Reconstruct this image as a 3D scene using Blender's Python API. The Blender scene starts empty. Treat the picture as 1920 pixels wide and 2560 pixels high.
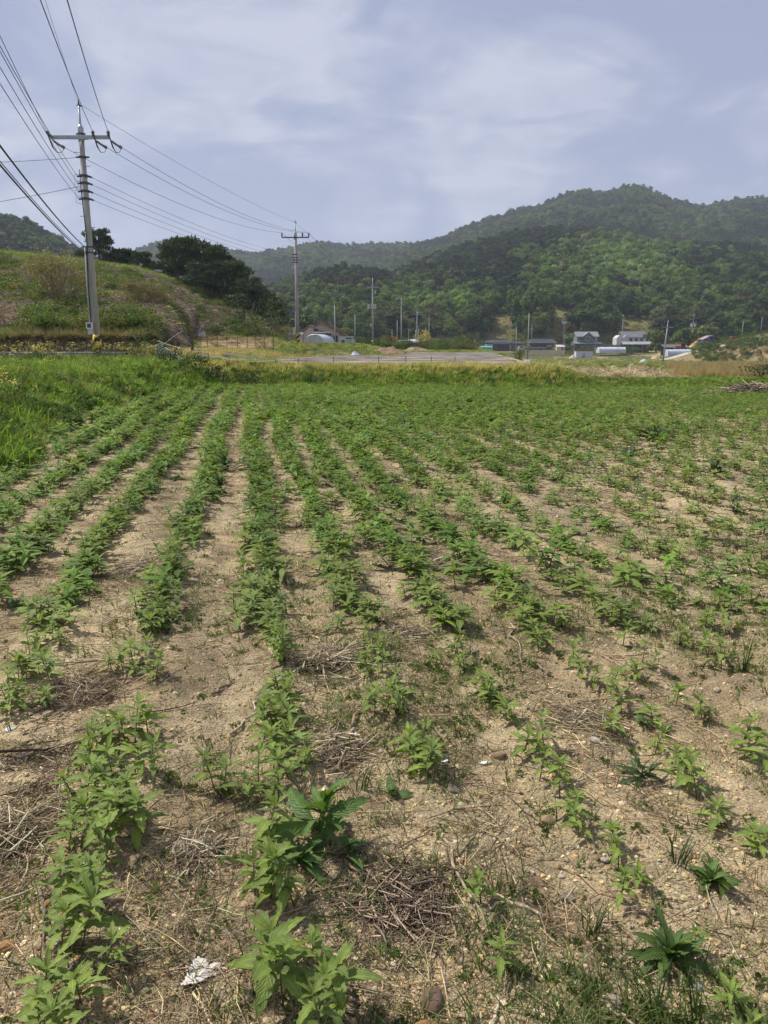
import bpy, bmesh, math, random
import numpy as np
from mathutils import Vector, Matrix, Euler

random.seed(7)
rng = np.random.default_rng(7)
S = bpy.context.scene
R = math.radians

# ------------------------------------------------------------------ camera
FPX = 1900.0
TH = math.atan(410 / FPX)
EYE = 1.6
cam_d = bpy.data.cameras.new('camera')
cam = bpy.data.objects.new('camera', cam_d)
S.collection.objects.link(cam)
S.camera = cam
cam.location = (0, 0, EYE)
cam.rotation_euler = (math.pi / 2 - TH, 0, 0)
cam_d.sensor_fit = 'VERTICAL'
cam_d.sensor_height = 36
cam_d.lens = 36 * FPX / 2560
cam_d.clip_start = 0.05
cam_d.clip_end = 9000
S.render.resolution_x = 768
S.render.resolution_y = 1024

# ------------------------------------------------------------------ light
SUN_DIR = Vector((-0.60, 0.36, 0.92)).normalized()
elev = math.asin(SUN_DIR.z)
sun_d = bpy.data.lights.new('sun', 'SUN')
sun_d.energy = 3.15
sun_d.angle = R(3.0)
sun_d.color = (1.0, 0.965, 0.90)
sun = bpy.data.objects.new('sun', sun_d)
S.collection.objects.link(sun)
sun.rotation_euler = (-SUN_DIR).to_track_quat('-Z', 'Y').to_euler()
sun.location = (0, 0, 50)

W = bpy.data.worlds.new('World')
S.world = W
W.use_nodes = True
nt = W.node_tree
nt.nodes.clear()


def N(nt, typ, **kw):
    n = nt.nodes.new(typ)
    for k, v in kw.items():
        if k == 'ins':
            for a, b in v.items():
                n.inputs[a].default_value = b
        else:
            setattr(n, k, v)
    return n


def ramp(nt, stops):
    n = nt.nodes.new('ShaderNodeValToRGB')
    e = n.color_ramp.elements
    while len(e) < len(stops):
        e.new(0.5)
    for el, (p, c) in zip(e, stops):
        el.position = p
        el.color = tuple(c) + (1,) if len(c) == 3 else c
    return n


def mixc(nt, a, b, f, mode='MIX'):
    n = nt.nodes.new('ShaderNodeMix')
    n.data_type = 'RGBA'
    n.blend_type = mode
    for s, v in ((n.inputs[0], f), (n.inputs[6], a), (n.inputs[7], b)):
        if hasattr(v, 'is_linked'):
            nt.links.new(v, s)
        elif isinstance(v, (int, float)):
            s.default_value = v
        else:
            s.default_value = tuple(v) + (1,) if len(v) == 3 else v
    return n.outputs[2]


L = nt.links.new
sky = N(nt, 'ShaderNodeTexSky', sky_type='NISHITA', sun_disc=False)
sky.sun_elevation = elev
sky.sun_rotation = math.atan2(SUN_DIR.x, SUN_DIR.y)
sky.air_density = 1.0
sky.dust_density = 1.6
sky.ozone_density = 1.4
tc = N(nt, 'ShaderNodeTexCoord')
sep = N(nt, 'ShaderNodeSeparateXYZ')
L(tc.outputs['Generated'], sep.inputs[0])
zz = N(nt, 'ShaderNodeMath', operation='MAXIMUM', ins={1: 0.0})
L(sep.outputs[2], zz.inputs[0])
za = N(nt, 'ShaderNodeMath', operation='ADD', ins={1: 0.30})
L(zz.outputs[0], za.inputs[0])
dv = N(nt, 'ShaderNodeVectorMath', operation='DIVIDE')
cmb = N(nt, 'ShaderNodeCombineXYZ', ins={2: 1.0})
L(za.outputs[0], cmb.inputs[0]); L(za.outputs[0], cmb.inputs[1])
L(tc.outputs['Generated'], dv.inputs[0]); L(cmb.outputs[0], dv.inputs[1])
mp = N(nt, 'ShaderNodeMapping', ins={'Location': (3.7, 1.4, 0.0), 'Rotation': (0, 0, R(25)), 'Scale': (1.0, 1.2, 0.4)})
L(dv.outputs[0], mp.inputs[0])
n1 = N(nt, 'ShaderNodeTexNoise', ins={'Scale': 1.9, 'Detail': 8.0, 'Roughness': 0.58, 'Distortion': 0.5})
L(mp.outputs[0], n1.inputs['Vector'])
n2 = N(nt, 'ShaderNodeTexNoise', ins={'Scale': 5.5, 'Detail': 7.0, 'Roughness': 0.6, 'Distortion': 0.6})
L(mp.outputs[0], n2.inputs['Vector'])
r1 = ramp(nt, [(0.43, (0.03,) * 3), (0.50, (0.40,) * 3), (0.57, (1, 1, 1))])
L(n1.outputs[0], r1.inputs[0])
r2 = ramp(nt, [(0.36, (0.28,) * 3), (0.62, (1, 1, 1))])
L(n2.outputs[0], r2.inputs[0])
cf = mixc(nt, r1.outputs[0], r2.outputs[0], 0.8, 'MULTIPLY')
# thin bright veil everywhere, brighter puffs where the noise is high
SKYV = dict(veil=(3.0, 3.5, 5.3), puff=(5.4, 5.65, 6.9), veil_f=0.88)
veil = mixc(nt, sky.outputs[0], SKYV['veil'], SKYV['veil_f'])
col = mixc(nt, veil, SKYV['puff'], cf)
bg = N(nt, 'ShaderNodeBackground', ins={'Strength': 0.0545})
L(col, bg.inputs[0])
wo = N(nt, 'ShaderNodeOutputWorld')
L(bg.outputs[0], wo.inputs[0])

S.view_settings.view_transform = 'Standard'
S.view_settings.look = 'None'
S.view_settings.gamma = 1.0
S.view_settings.use_curve_mapping = False
S.view_settings.exposure = 1.0
S.render.engine = 'CYCLES'
S.cycles.use_denoising = True
S.cycles.max_bounces = 4
S.cycles.use_adaptive_sampling = True
S.cycles.adaptive_threshold = 0.025
S.cycles.diffuse_bounces = 2
S.cycles.transmission_bounces = 4
S.cycles.transparent_max_bounces = 8
S.cycles.volume_bounces = 0


# ------------------------------------------------------------------ helpers
CS, SN = math.cos(TH), math.sin(TH)


def P(x, y, D):
    """point seen at photo pixel x, y that stands D metres ahead"""
    dx, dy = (x - 960) / FPX, (1280 - y) / FPX
    t = D / (CS + dy * SN)
    return Vector((dx * t, D, EYE + (-SN + dy * CS) * t))


def G(x, y, z=0.0):
    """ground spot at height z seen at photo pixel x, y"""
    dx, dy = (x - 960) / FPX, (1280 - y) / FPX
    t = (z - EYE) / (-SN + dy * CS)
    return dx * t, (CS + dy * SN) * t


def sst(a, b, x):
    t = np.clip((np.asarray(x, float) - a) / (b - a), 0, 1)
    return t * t * (3 - 2 * t)


_perm = rng.random((256, 256))


def vnoise(x, y):
    x = np.asarray(x, float); y = np.asarray(y, float)
    xi = np.floor(x).astype(int); yi = np.floor(y).astype(int)
    fx = x - xi; fy = y - yi
    fx = fx * fx * (3 - 2 * fx); fy = fy * fy * (3 - 2 * fy)
    a = _perm[xi & 255, yi & 255]; b = _perm[(xi + 1) & 255, yi & 255]
    c = _perm[xi & 255, (yi + 1) & 255]; d = _perm[(xi + 1) & 255, (yi + 1) & 255]
    return (a * (1 - fx) + b * fx) * (1 - fy) + (c * (1 - fx) + d * fx) * fy


def fbm(x, y, o=4):
    s = 0.0; a = 0.5; f = 1.0
    for i in range(o):
        s = s + a * vnoise(x * f + 17.3 * i, y * f + 5.1 * i); a *= 0.5; f *= 2.03
    return s  # about 0..0.94


def link(o, parent=None):
    S.collection.objects.link(o)
    if parent is not None:
        o.parent = parent
    return o


def tag(o, label=None, cat=None, group=None, kind=None):
    for k, v in (('label', label), ('category', cat), ('group', group), ('kind', kind)):
        if v:
            o[k] = v
    return o


def empty(name, loc=(0, 0, 0), rz=0.0):
    o = bpy.data.objects.new(name, None)
    o.empty_display_size = 0.1
    o.location = loc
    o.rotation_euler = (0, 0, rz)
    return link(o)


class MB:
    def __init__(s):
        s.v = []; s.f = []; s.uv = []

    def add(s, vs, fs):
        b = len(s.v)
        s.v.extend([tuple(p) for p in vs])
        s.f.extend([tuple(i + b for i in f) for f in fs])
        return s

    def box(s, x0, x1, y0, y1, z0, z1, M=None):
        vs = [Vector(p) for p in ((x0, y0, z0), (x1, y0, z0), (x1, y1, z0), (x0, y1, z0), (x0, y0, z1), (x1, y0, z1), (x1, y1, z1), (x0, y1, z1))]
        if M is not None:
            vs = [M @ p for p in vs]
        return s.add(vs, [(0, 3, 2, 1), (4, 5, 6, 7), (0, 1, 5, 4), (1, 2, 6, 5), (2, 3, 7, 6), (3, 0, 4, 7)])

    def prism(s, poly, axis_vec, off=(0, 0, 0)):
        """poly: list of 3d points, swept by axis_vec"""
        a = [Vector(p) + Vector(off) for p in poly]
        b = [p + Vector(axis_vec) for p in a]
        n = len(a)
        fs = [tuple(range(n))[::-1], tuple(range(n, 2 * n))]
        fs += [(i, (i + 1) % n, n + (i + 1) % n, n + i) for i in range(n)]
        return s.add(a + b, fs)

    def tube(s, pts, rad, k=6, cap=True):
        pts = [Vector(p) for p in pts]
        n = len(pts)
        if not hasattr(rad, '__len__'):
            rad = [rad] * n
        vs = []; fs = []
        prev = None
        for i, p in enumerate(pts):
            d = (pts[min(i + 1, n - 1)] - pts[max(i - 1, 0)])
            if d.length < 1e-9:
                d = Vector((0, 0, 1))
            d.normalize()
            a = prev if prev is not None else (Vector((1, 0, 0)) if abs(d.x) < 0.8 else Vector((0, 1, 0)))
            a = (a - d * a.dot(d)).normalized()
            prev = a
            b = d.cross(a)
            for j in range(k):
                t = 2 * math.pi * j / k
                vs.append(p + (a * math.cos(t) + b * math.sin(t)) * rad[i])
        for i in range(n - 1):
            for j in range(k):
                fs.append((i * k + j, i * k + (j + 1) % k, (i + 1) * k + (j + 1) % k, (i + 1) * k + j))
        if cap:
            fs.append(tuple(range(k))[::-1]); fs.append(tuple((n - 1) * k + j for j in range(k)))
        return s.add(vs, fs)

    def mesh(s, name, mat=None, smooth=False):
        me = bpy.data.meshes.new(name)
        me.from_pydata(s.v, [], s.f)
        me.update()
        if smooth:
            me.polygons.foreach_set('use_smooth', [True] * len(me.polygons))
        if mat is not None:
            me.materials.append(mat)
        return me

    def build(s, name, mat=None, parent=None, smooth=False):
        return link(bpy.data.objects.new(name, s.mesh(name, mat, smooth)), parent)


def npmesh(name, v, f, mat=None, uv=None, col=None, smooth=False):
    """v (n,3), f (m,k) index arrays with the same k for all faces"""
    me = bpy.data.meshes.new(name)
    v = np.asarray(v, np.float32); f = np.asarray(f, np.int32)
    m, k = f.shape
    me.vertices.add(len(v)); me.vertices.foreach_set('co', v.ravel())
    me.loops.add(m * k); me.loops.foreach_set('vertex_index', f.ravel())
    me.polygons.add(m)
    me.polygons.foreach_set('loop_start', np.arange(0, m * k, k, dtype=np.int32))
    me.polygons.foreach_set('loop_total', np.full(m, k, np.int32))
    if smooth:
        me.polygons.foreach_set('use_smooth', np.ones(m, bool))
    me.update(calc_edges=True)
    if uv is not None:
        l = me.uv_layers.new(name='UVMap')
        l.data.foreach_set('uv', np.asarray(uv, np.float32)[f.ravel()].ravel())
    if col is not None:
        a = me.color_attributes.new('Col', 'FLOAT_COLOR', 'POINT')
        c = np.ones((len(v), 4), np.float32); c[:, :3] = col
        a.data.foreach_set('color', c.ravel())
    if mat is not None:
        me.materials.append(mat)
    return me


# ------------------------------------------------------------------ materials
MATS = {}


def new_mat(name):
    m = bpy.data.materials.new(name)
    m.use_nodes = True
    m.node_tree.nodes.clear()
    o = m.node_tree.nodes.new('ShaderNodeOutputMaterial')
    return m, m.node_tree, o


def plain(name, c, rough=0.7, var=0.25, scale=6.0, metal=0.0, bump=0.0, bscale=40.0, stretch=None, spec=0.4):
    """worn surface: base colour broken by two noises, optional relief"""
    if name in MATS:
        return MATS[name]
    m, t, o = new_mat(name)
    tc = N(t, 'ShaderNodeTexCoord')
    src = tc.outputs['Object']
    if stretch:
        mp = N(t, 'ShaderNodeMapping', ins={'Scale': stretch})
        t.links.new(src, mp.inputs[0]); src = mp.outputs[0]
    n = N(t, 'ShaderNodeTexNoise', ins={'Scale': scale, 'Detail': 5.0, 'Roughness': 0.6})
    t.links.new(src, n.inputs['Vector'])
    lo = tuple(max(0, x * (1 - var)) for x in c); hi = tuple(min(1, x * (1 + var)) for x in c)
    rp = ramp(t, [(0.3, lo), (0.7, hi)])
    t.links.new(n.outputs[0], rp.inputs[0])
    b = N(t, 'ShaderNodeBsdfPrincipled', ins={'Roughness': rough, 'Metallic': metal, 'Specular IOR Level': spec})
    t.links.new(rp.outputs[0], b.inputs['Base Color'])
    if bump:
        n2 = N(t, 'ShaderNodeTexNoise', ins={'Scale': bscale, 'Detail': 4.0})
        t.links.new(src, n2.inputs['Vector'])
        bp = N(t, 'ShaderNodeBump', ins={'Strength': bump, 'Distance': 0.02})
        t.links.new(n2.outputs[0], bp.inputs['Height'])
        t.links.new(bp.outputs[0], b.inputs['Normal'])
    t.links.new(b.outputs[0], o.inputs[0])
    MATS[name] = m
    return m


def leafy(name, c, tint=False, trans=0.3, var=0.25, rough=0.55, vein=False, obj_var=0.18, scale=3.0):
    """leaf surface; tint=True multiplies by the instance colour"""
    m, t, o = new_mat(name)
    tc = N(t, 'ShaderNodeTexCoord')
    n = N(t, 'ShaderNodeTexNoise', ins={'Scale': scale, 'Detail': 2.0})
    t.links.new(tc.outputs['Object'], n.inputs['Vector'])
    rp = ramp(t, [(0.3, tuple(x * (1 - var) for x in c)), (0.7, tuple(x * (1 + var) for x in c))])
    t.links.new(n.outputs[0], rp.inputs[0])
    col = rp.outputs[0]
    if tint:
        a = N(t, 'ShaderNodeAttribute', attribute_type='INSTANCER', attribute_name='tint')
        col = mixc(t, col, a.outputs['Color'], 1.0, 'MULTIPLY')
    if obj_var:
        oi = N(t, 'ShaderNodeObjectInfo')
        r2 = ramp(t, [(0.0, (1 - obj_var,) * 3), (1.0, (1 + obj_var, 1 + obj_var * 0.8, 1 - obj_var * 0.3))])
        t.links.new(oi.outputs['Random'], r2.inputs[0])
        col = mixc(t, col, r2.outputs[0], 1.0, 'MULTIPLY')
    nrm = None
    if vein:
        uv = N(t, 'ShaderNodeUVMap')
        sx = N(t, 'ShaderNodeSeparateXYZ'); t.links.new(uv.outputs[0], sx.inputs[0])
        ab = N(t, 'ShaderNodeMath', operation='SUBTRACT', ins={1: 0.5}); t.links.new(sx.outputs[0], ab.inputs[0])
        ab2 = N(t, 'ShaderNodeMath', operation='ABSOLUTE'); t.links.new(ab.outputs[0], ab2.inputs[0])
        r3 = ramp(t, [(0.0, (1.5, 1.45, 1.3)), (0.035, (1.35, 1.32, 1.2)), (0.07, (1, 1, 1))])
        t.links.new(ab2.outputs[0], r3.inputs[0])
        col = mixc(t, col, r3.outputs[0], 1.0, 'MULTIPLY')
        # side veins run forward from the midrib
        k = N(t, 'ShaderNodeMath', operation='MULTIPLY', ins={1: 0.55}); t.links.new(ab2.outputs[0], k.inputs[0])
        k2 = N(t, 'ShaderNodeMath', operation='SUBTRACT'); t.links.new(sx.outputs[1], k2.inputs[0]); t.links.new(k.outputs[0], k2.inputs[1])
        k3 = N(t, 'ShaderNodeMath', operation='MULTIPLY', ins={1: 62.0}); t.links.new(k2.outputs[0], k3.inputs[0])
        k4 = N(t, 'ShaderNodeMath', operation='SINE'); t.links.new(k3.outputs[0], k4.inputs[0])
        bp = N(t, 'ShaderNodeBump', ins={'Strength': 0.35, 'Distance': 0.002})
        t.links.new(k4.outputs[0], bp.inputs['Height'])
        nrm = bp.outputs[0]
    b = N(t, 'ShaderNodeBsdfPrincipled', ins={'Roughness': rough, 'Specular IOR Level': 0.35 if vein else 0.12})
    t.links.new(col, b.inputs['Base Color'])
    tr = N(t, 'ShaderNodeBsdfTranslucent')
    tcol = mixc(t, col, (1.1, 1.15, 0.5), 1.0, 'MULTIPLY')
    t.links.new(tcol, tr.inputs[0])
    if nrm is not None:
        t.links.new(nrm, b.inputs['Normal'])
    mx = N(t, 'ShaderNodeMixShader', ins={0: trans})
    t.links.new(b.outputs[0], mx.inputs[1]); t.links.new(tr.outputs[0], mx.inputs[2])
    t.links.new(mx.outputs[0], o.inputs[0])
    MATS[name] = m
    return m


def ground_mat():
    m, t, o = new_mat('earth')
    tc = N(t, 'ShaderNodeTexCoord')
    a = N(t, 'ShaderNodeAttribute', attribute_name='Col')
    col = a.outputs['Color']
    for sc, lo, hi, det in ((0.9, 0.80, 1.18, 4.0), (9.0, 0.74, 1.22, 5.0), (120.0, 0.62, 1.34, 3.0)):
        n = N(t, 'ShaderNodeTexNoise', ins={'Scale': sc, 'Detail': det, 'Roughness': 0.62})
        t.links.new(tc.outputs['Object'], n.inputs['Vector'])
        rp = ramp(t, [(0.3, (lo,) * 3), (0.7, (hi, hi, hi * 0.98))])
        t.links.new(n.outputs[0], rp.inputs[0])
        col = mixc(t, col, rp.outputs[0], 1.0, 'MULTIPLY')
    # pale and dark grit
    v = N(t, 'ShaderNodeTexVoronoi', ins={'Scale': 170.0})
    t.links.new(tc.outputs['Object'], v.inputs['Vector'])
    hv = N(t, 'ShaderNodeSeparateColor'); t.links.new(v.outputs['Color'], hv.inputs[0])
    rg = ramp(t, [(0.0, (0.55, 0.53, 0.5)), (0.14, (1, 1, 1)), (0.86, (1, 1, 1)), (1.0, (1.5, 1.48, 1.4))])
    t.links.new(hv.outputs[0], rg.inputs[0])
    col = mixc(t, col, rg.outputs[0], 0.8, 'MULTIPLY')
    b = N(t, 'ShaderNodeBsdfPrincipled', ins={'Roughness': 0.95, 'Specular IOR Level': 0.1})
    t.links.new(col, b.inputs['Base Color'])
    h = None
    for sc, w in ((14.0, 0.045), (55.0, 0.02), (190.0, 0.006)):
        n = N(t, 'ShaderNodeTexNoise', ins={'Scale': sc, 'Detail': 4.0, 'Roughness': 0.65})
        t.links.new(tc.outputs['Object'], n.inputs['Vector'])
        bp = N(t, 'ShaderNodeBump', ins={'Strength': 0.9, 'Distance': w})
        t.links.new(n.outputs[0], bp.inputs['Height'])
        if h is not None:
            t.links.new(h, bp.inputs['Normal'])
        h = bp.outputs[0]
    t.links.new(h, b.inputs['Normal'])
    t.links.new(b.outputs[0], o.inputs[0])
    return m


M_EARTH = ground_mat()
M_LEAF_T = leafy('crop_leaf_far', (1, 1, 1), tint=True, trans=0.38, var=0.12)
M_LEAF_V = leafy('crop_leaf', (0.190, 0.265, 0.062), vein=True, trans=0.36, var=0.22, obj_var=0.26)
M_STEM = plain('stem_green', (0.14, 0.16, 0.06), 0.6)
M_TINT = leafy('tinted_foliage', (1, 1, 1), tint=True, trans=0.38, var=0.22, scale=0.9, obj_var=0.1)
M_BLADE = leafy('tinted_blade', (1, 1, 1), tint=True, trans=0.45, var=0.2, scale=8.0, obj_var=0.12)
M_STRAWT = leafy('tinted_straw', (1, 1, 1), tint=True, trans=0.0, var=0.3, scale=14.0, obj_var=0.25, rough=0.8)
M_BARK = plain('bark', (0.075, 0.06, 0.048), 0.9, 0.4, 5.0, bump=0.5, bscale=12)

# ------------------------------------------------------------------ terrain
KH = 1943.6


def prof(pts):
    q = []
    for a, b in pts:   # bearing and slope of each crest point, on the horizon scale
        dx, dy = (a - 960) / FPX, (1280 - b) / FPX
        ry = CS + dy * SN
        q.append((960 + KH * dx / ry, 870 - KH * (-SN + dy * CS) / ry))
    q.sort()
    xs = np.array([p[0] for p in q], float); ys = np.array([p[1] for p in q], float)
    return lambda px: np.interp(px, xs, ys)


RIDGES = [  # crest line (photo px -> y), foot distance, crest distance, foot height, tree height, power
    dict(n='left_far', cr=prof([(-600, 470), (-200, 500), (0, 532), (70, 550), (140, 597), (210, 628), (280, 655), (340, 690), (420, 760), (500, 870)]), db=300, dc=620, z0=6, th=6, p=0.95),
    dict(n='back', cr=prof([(-300, 640), (200, 690), (290, 650), (340, 628), (390, 607), (440, 604), (490, 612), (560, 622), (640, 633), (720, 619), (790, 606), (870, 612), (960, 609), (1060, 606), (1150, 580), (1250, 560), (1400, 560), (2400, 560)]), db=700, dc=1450, z0=20, th=7, p=1.0),
    dict(n='peak', cr=prof([(700, 800), (900, 665), (1010, 622), (1060, 607), (1110, 592), (1150, 571), (1200, 555), (1250, 540), (1290, 527), (1330, 517), (1400, 490), (1450, 477), (1490, 479), (1520, 480), (1560, 467), (1590, 464), (1625, 469), (1660, 488), (1700, 503), (1750, 513), (1770, 515), (1820, 503), (1880, 495), (1960, 490), (2400, 470)]), db=560, dc=1250, z0=40, th=7, p=0.95),
    dict(n='hump', cr=prof([(480, 870), (560, 800), (640, 742), (700, 706), (760, 680), (820, 666), (880, 663), (930, 668), (1000, 690), (1080, 735), (1160, 800), (1250, 870)]), db=330, dc=560, z0=5, th=7, p=0.85),
    dict(n='front', cr=prof([(700, 868), (820, 770), (900, 716), (960, 690), (1060, 645), (1120, 618), (1200, 594), (1280, 578), (1390, 562), (1440, 563), (1500, 572), (1580, 590), (1660, 598), (1740, 603), (1830, 606), (1920, 612), (2100, 620), (2500, 640)]), db=352, dc=680, z0=5, th=7, p=0.85),
]
HILL_CR = prof([(-900, 600), (-300, 612), (0, 630), (100, 638), (225, 652), (330, 666), (420, 692), (500, 718), (560, 748), (620, 780), (680, 822), (715, 860), (740, 880)])
HILL_DB = lambda px: np.interp(px, [-900, 380, 440, 480, 560, 700], [47.2, 47.2, 58, 77, 80, 92])
KNOLL_CR = prof([(1640, 905), (1690, 888), (1740, 868), (1830, 850), (1920, 833), (2100, 812), (2600, 790)])
EDGE_Y = [-60, 0, 8, 10, 14, 17, 21, 24, 27, 30, 33, 40]
EDGE_X = [-3.6, -3.9, -4.5, -4.85, -6.0, -6.7, -7.2, -7.4, -7.4, -6.6, -5.0, -3.6]


def edge_x(y):
    return np.interp(y, EDGE_Y, EDGE_X) + 0.25 * np.sin(np.asarray(y) * 1.3)


def xb(y):
    return 6.8 + 0.11 * np.maximum(np.asarray(y, float) - 33, 0)


def H(x, y, micro=True):
    x = np.asarray(x, float); y = np.asarray(y, float)
    D = np.maximum(y, 1.0)
    px = 960 + KH * x / D
    front = y > 2
    # left bank and roadside
    e = edge_x(y) - x
    bank = 1.2 * (0.55 * sst(-0.1, 2.6, e) + 0.45 * sst(0.5, 6.2, e)) + 0.16 * sst(40, 46, y) * sst(3, 7, e)
    bank = bank + 0.12 * (fbm(x * 0.8, y * 0.8, 3) - 0.45) * sst(0.3, 2, e) * (1 - sst(5.5, 7.5, e))
    # terrace beyond the field, mulched plot, left rise
    ter = 0.72 * sst(30.4, 33.6, y) + np.interp(y, [36, 85, 150, 200, 260, 300, 330, 380, 900], [0, .22, .38, .48, .68, 1.53, 2.53, 5.1, 20])
    ter = ter + 1.0 * sst(53, 72, y) * (1 - sst(-4.0, 2.5, x)) * (1 - sst(150, 260, y))
    ter = ter + 0.6 * sst(62, 79, y) * sst(440, 480, px) * (1 - sst(690, 730, px)) * (1 - sst(80, 95, y))
    low = np.interp(y, [30, 60, 120, 170, 250, 300, 322, 335, 380, 900], [0, -.1, -.9, -1.5, -2.0, -2.3, -.6, .3, 4, 20])
    low = low + 0.25 * sst(30.5, 33, y) * (1 - sst(34, 38, y)) + 0.2 * np.exp(-((y - 52) / 2.0) ** 2) + 0.25 * np.exp(-((y - 76) / 2.5) ** 2)
    w = sst(0, 3.0, x - xb(y))
    z = np.where(y > 30, ter * (1 - w) + low * w, 0.0)
    z = np.maximum(z, np.where((y < 75) & (e > 0), bank, -50))
    # earth bank at the right end of the field
    z = z + 0.9 * sst(0, 3, x - (14.6 + 0.0 * y)) * (1 - sst(28, 34, y)) * sst(14, 24, y)
    # hill on the left
    dbl = HILL_DB(px); zc = EYE + 114 * (870 - HILL_CR(px)) / KH
    t = np.clip((D - dbl) / (114 - dbl), 0, 1)
    zf = np.where(px < 380, 2.15, np.minimum(2.15, z + (2.15 - z) * (1 - sst(380, 440, px))))
    hz = zf + (zc - zf) * t ** 0.9
    hz = np.where(D > 114, zc - 0.03 * (D - 114), hz)
    hz = hz + 0.55 * (fbm(x * 0.16, y * 0.16, 4) - 0.47) * np.minimum(1, t * 5)
    z = np.where(front & (D > dbl) & (D < 330) & (px < 740), np.maximum(z, hz), z)
    # low knoll on the right
    zk = EYE + 262 * (870 - KNOLL_CR(px)) / KH
    t = np.clip((D - 195) / (262 - 195), 0, 1)
    kz = -1.9 + (zk + 1.9) * t ** 0.9
    kz = np.where(D > 262, zk, kz)
    z = np.where(front & (D > 195) & (D < 420) & (px > 1650), np.maximum(z, kz), z)
    # forested ridges
    zb0 = z
    for r in RIDGES:
        zc = EYE + r['dc'] * (870 - r['cr'](px)) / KH - r['th'] * np.where(r['dc'] > 0, 1, 0)
        t = np.clip((D - r['db']) / (r['dc'] - r['db']), 0, 1)
        zr = np.where(zc > zb0 + 4, zb0 + (zc - zb0) * t ** r['p'], -200)
        zr = np.where(D > r['dc'], zc - 0.25 * (D - r['dc']), zr)
        amp = 0.05 * (r['dc'] - r['db'])
        zr = zr + amp * (fbm(x / 70, y / 70, 3) - 0.45) * np.sin(np.pi * np.clip(t, 0, 1)) * 0.5
        z = np.where(front & (D > r['db']), np.maximum(z, zr), z)
    if micro:
        r2 = np.hypot(x, y)
        k = (1 - sst(9, 20, r2)) * (1 - sst(0, 1, e))
        z = z + k * (0.06 * (fbm(x * 2.2, y * 2.2, 3) - 0.45) + 0.040 * (fbm(x * 8, y * 8, 4) - 0.45))
        u = x * math.cos(R(10)) + y * math.sin(R(10))
        z = z + (1 - sst(26, 30, y)) * (1 - sst(-0.5, 0.5, e)) * 0.012 * np.cos((u - 0.06) / 0.56 * 2 * math.pi)
    return z


def h1(x, y):
    return float(H(np.array([x]), np.array([y]))[0])


def zone_color(x, y):
    D = np.maximum(y, 1.0); px = 960 + KH * x / D
    e = edge_x(y) - x
    n = fbm(x * 0.7, y * 0.7, 4)
    c = np.zeros(x.shape + (3,))

    def lay(col, m):
        m = np.clip(m, 0, 1)[..., None]
        c[:] = c * (1 - m) + np.array(col) * m
    lay((0.475, 0.37, 0.23), np.ones_like(x))                      # sandy field soil
    lay((0.39, 0.295, 0.18), sst(0.42, 0.62, fbm(x * 1.6 + 9, y * 1.6, 4)))
    lay((0.29, 0.215, 0.135), 0.85 * sst(0.48, 0.62, fbm(x * 4 + 3, y * 4, 3)))
    lay((0.36, 0.285, 0.19), 0.7 * sst(0.40, 0.56, fbm(x * 1.1 + 23, y * 0.7, 3)) * sst(3, 6, y))
    lay((0.11, 0.125, 0.045), sst(0.0, 0.9, e + 0.5 * (n - 0.5)))    # weedy bank
    far = sst(29.6, 30.6, y + 0.8 * (n - 0.5))
    lay((0.10, 0.105, 0.042), far)
    w = sst(0, 3.0, x - xb(y))
    lay((0.34, 0.26, 0.165), sst(34.5, 36, y) * (1 - sst(88, 98, y)) * (1 - w) * (1 - sst(-12, -14, x)) * sst(0, 8, x + 3 + (56 - y) * 0.9))   # mulched plot
    lay((0.34, 0.225, 0.13), sst(88, 92, y) * (1 - sst(108, 120, y)) * (1 - w) * sst(-1, 2, x))
    stub = sst(38, 40, y) * (1 - sst(50, 53, y)) * w * (1 - sst(14, 17, x - 0.05 * y)) * sst(0.30, 0.42, n)
    lay((0.42, 0.34, 0.225), stub)
    lay((0.25, 0.185, 0.115), w * sst(120, 150, y) * (1 - sst(240, 262, y)) * sst(0.40, 0.55, fbm(x * 0.05, y * 0.09 + 4, 3)))
    lay((0.33, 0.235, 0.135), w * np.exp(-((y - 205) / 12) ** 2) * sst(1600, 1700, px) * 0.9)
    hill = (px < 735) & (D > HILL_DB(px)) & (D < 330) & (y > 30)
    lay((0.125, 0.125, 0.055), hill * 1.0)
    lay((0.165, 0.145, 0.085), hill * sst(0.44, 0.58, fbm(x * 0.09 + 31, y * 0.09, 4)))
    plot = (np.abs(px - 590) < 92) & (np.abs(y - 70.5 - 2 * (n - .5)) < 5.5) & (y > 60)
    lay((0.27, 0.195, 0.115), plot * 1.0)
    lay((0.36, 0.26, 0.15), plot * sst(0.40, 0.55, fbm(x * 1.1, y * 1.1, 3)))
    lay((0.30, 0.225, 0.13), (D > 255) & (D < 352) & (px > 960) & (px < 1690) & (fbm(x * 0.04, y * 0.06, 3) > 0.45))
    for gx, gd in ((1250, 372), (1392, 374), (1580, 385)):
        m = np.exp(-(((px - gx) / 40) ** 2 + ((D - gd) / 22) ** 2)) + 0.5 * (n - 0.45)
        lay((0.17, 0.15, 0.068), sst(0.25, 0.55, m))
    lay((0.045, 0.045, 0.022), (D > 400) * 1.0)
    return c


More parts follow.
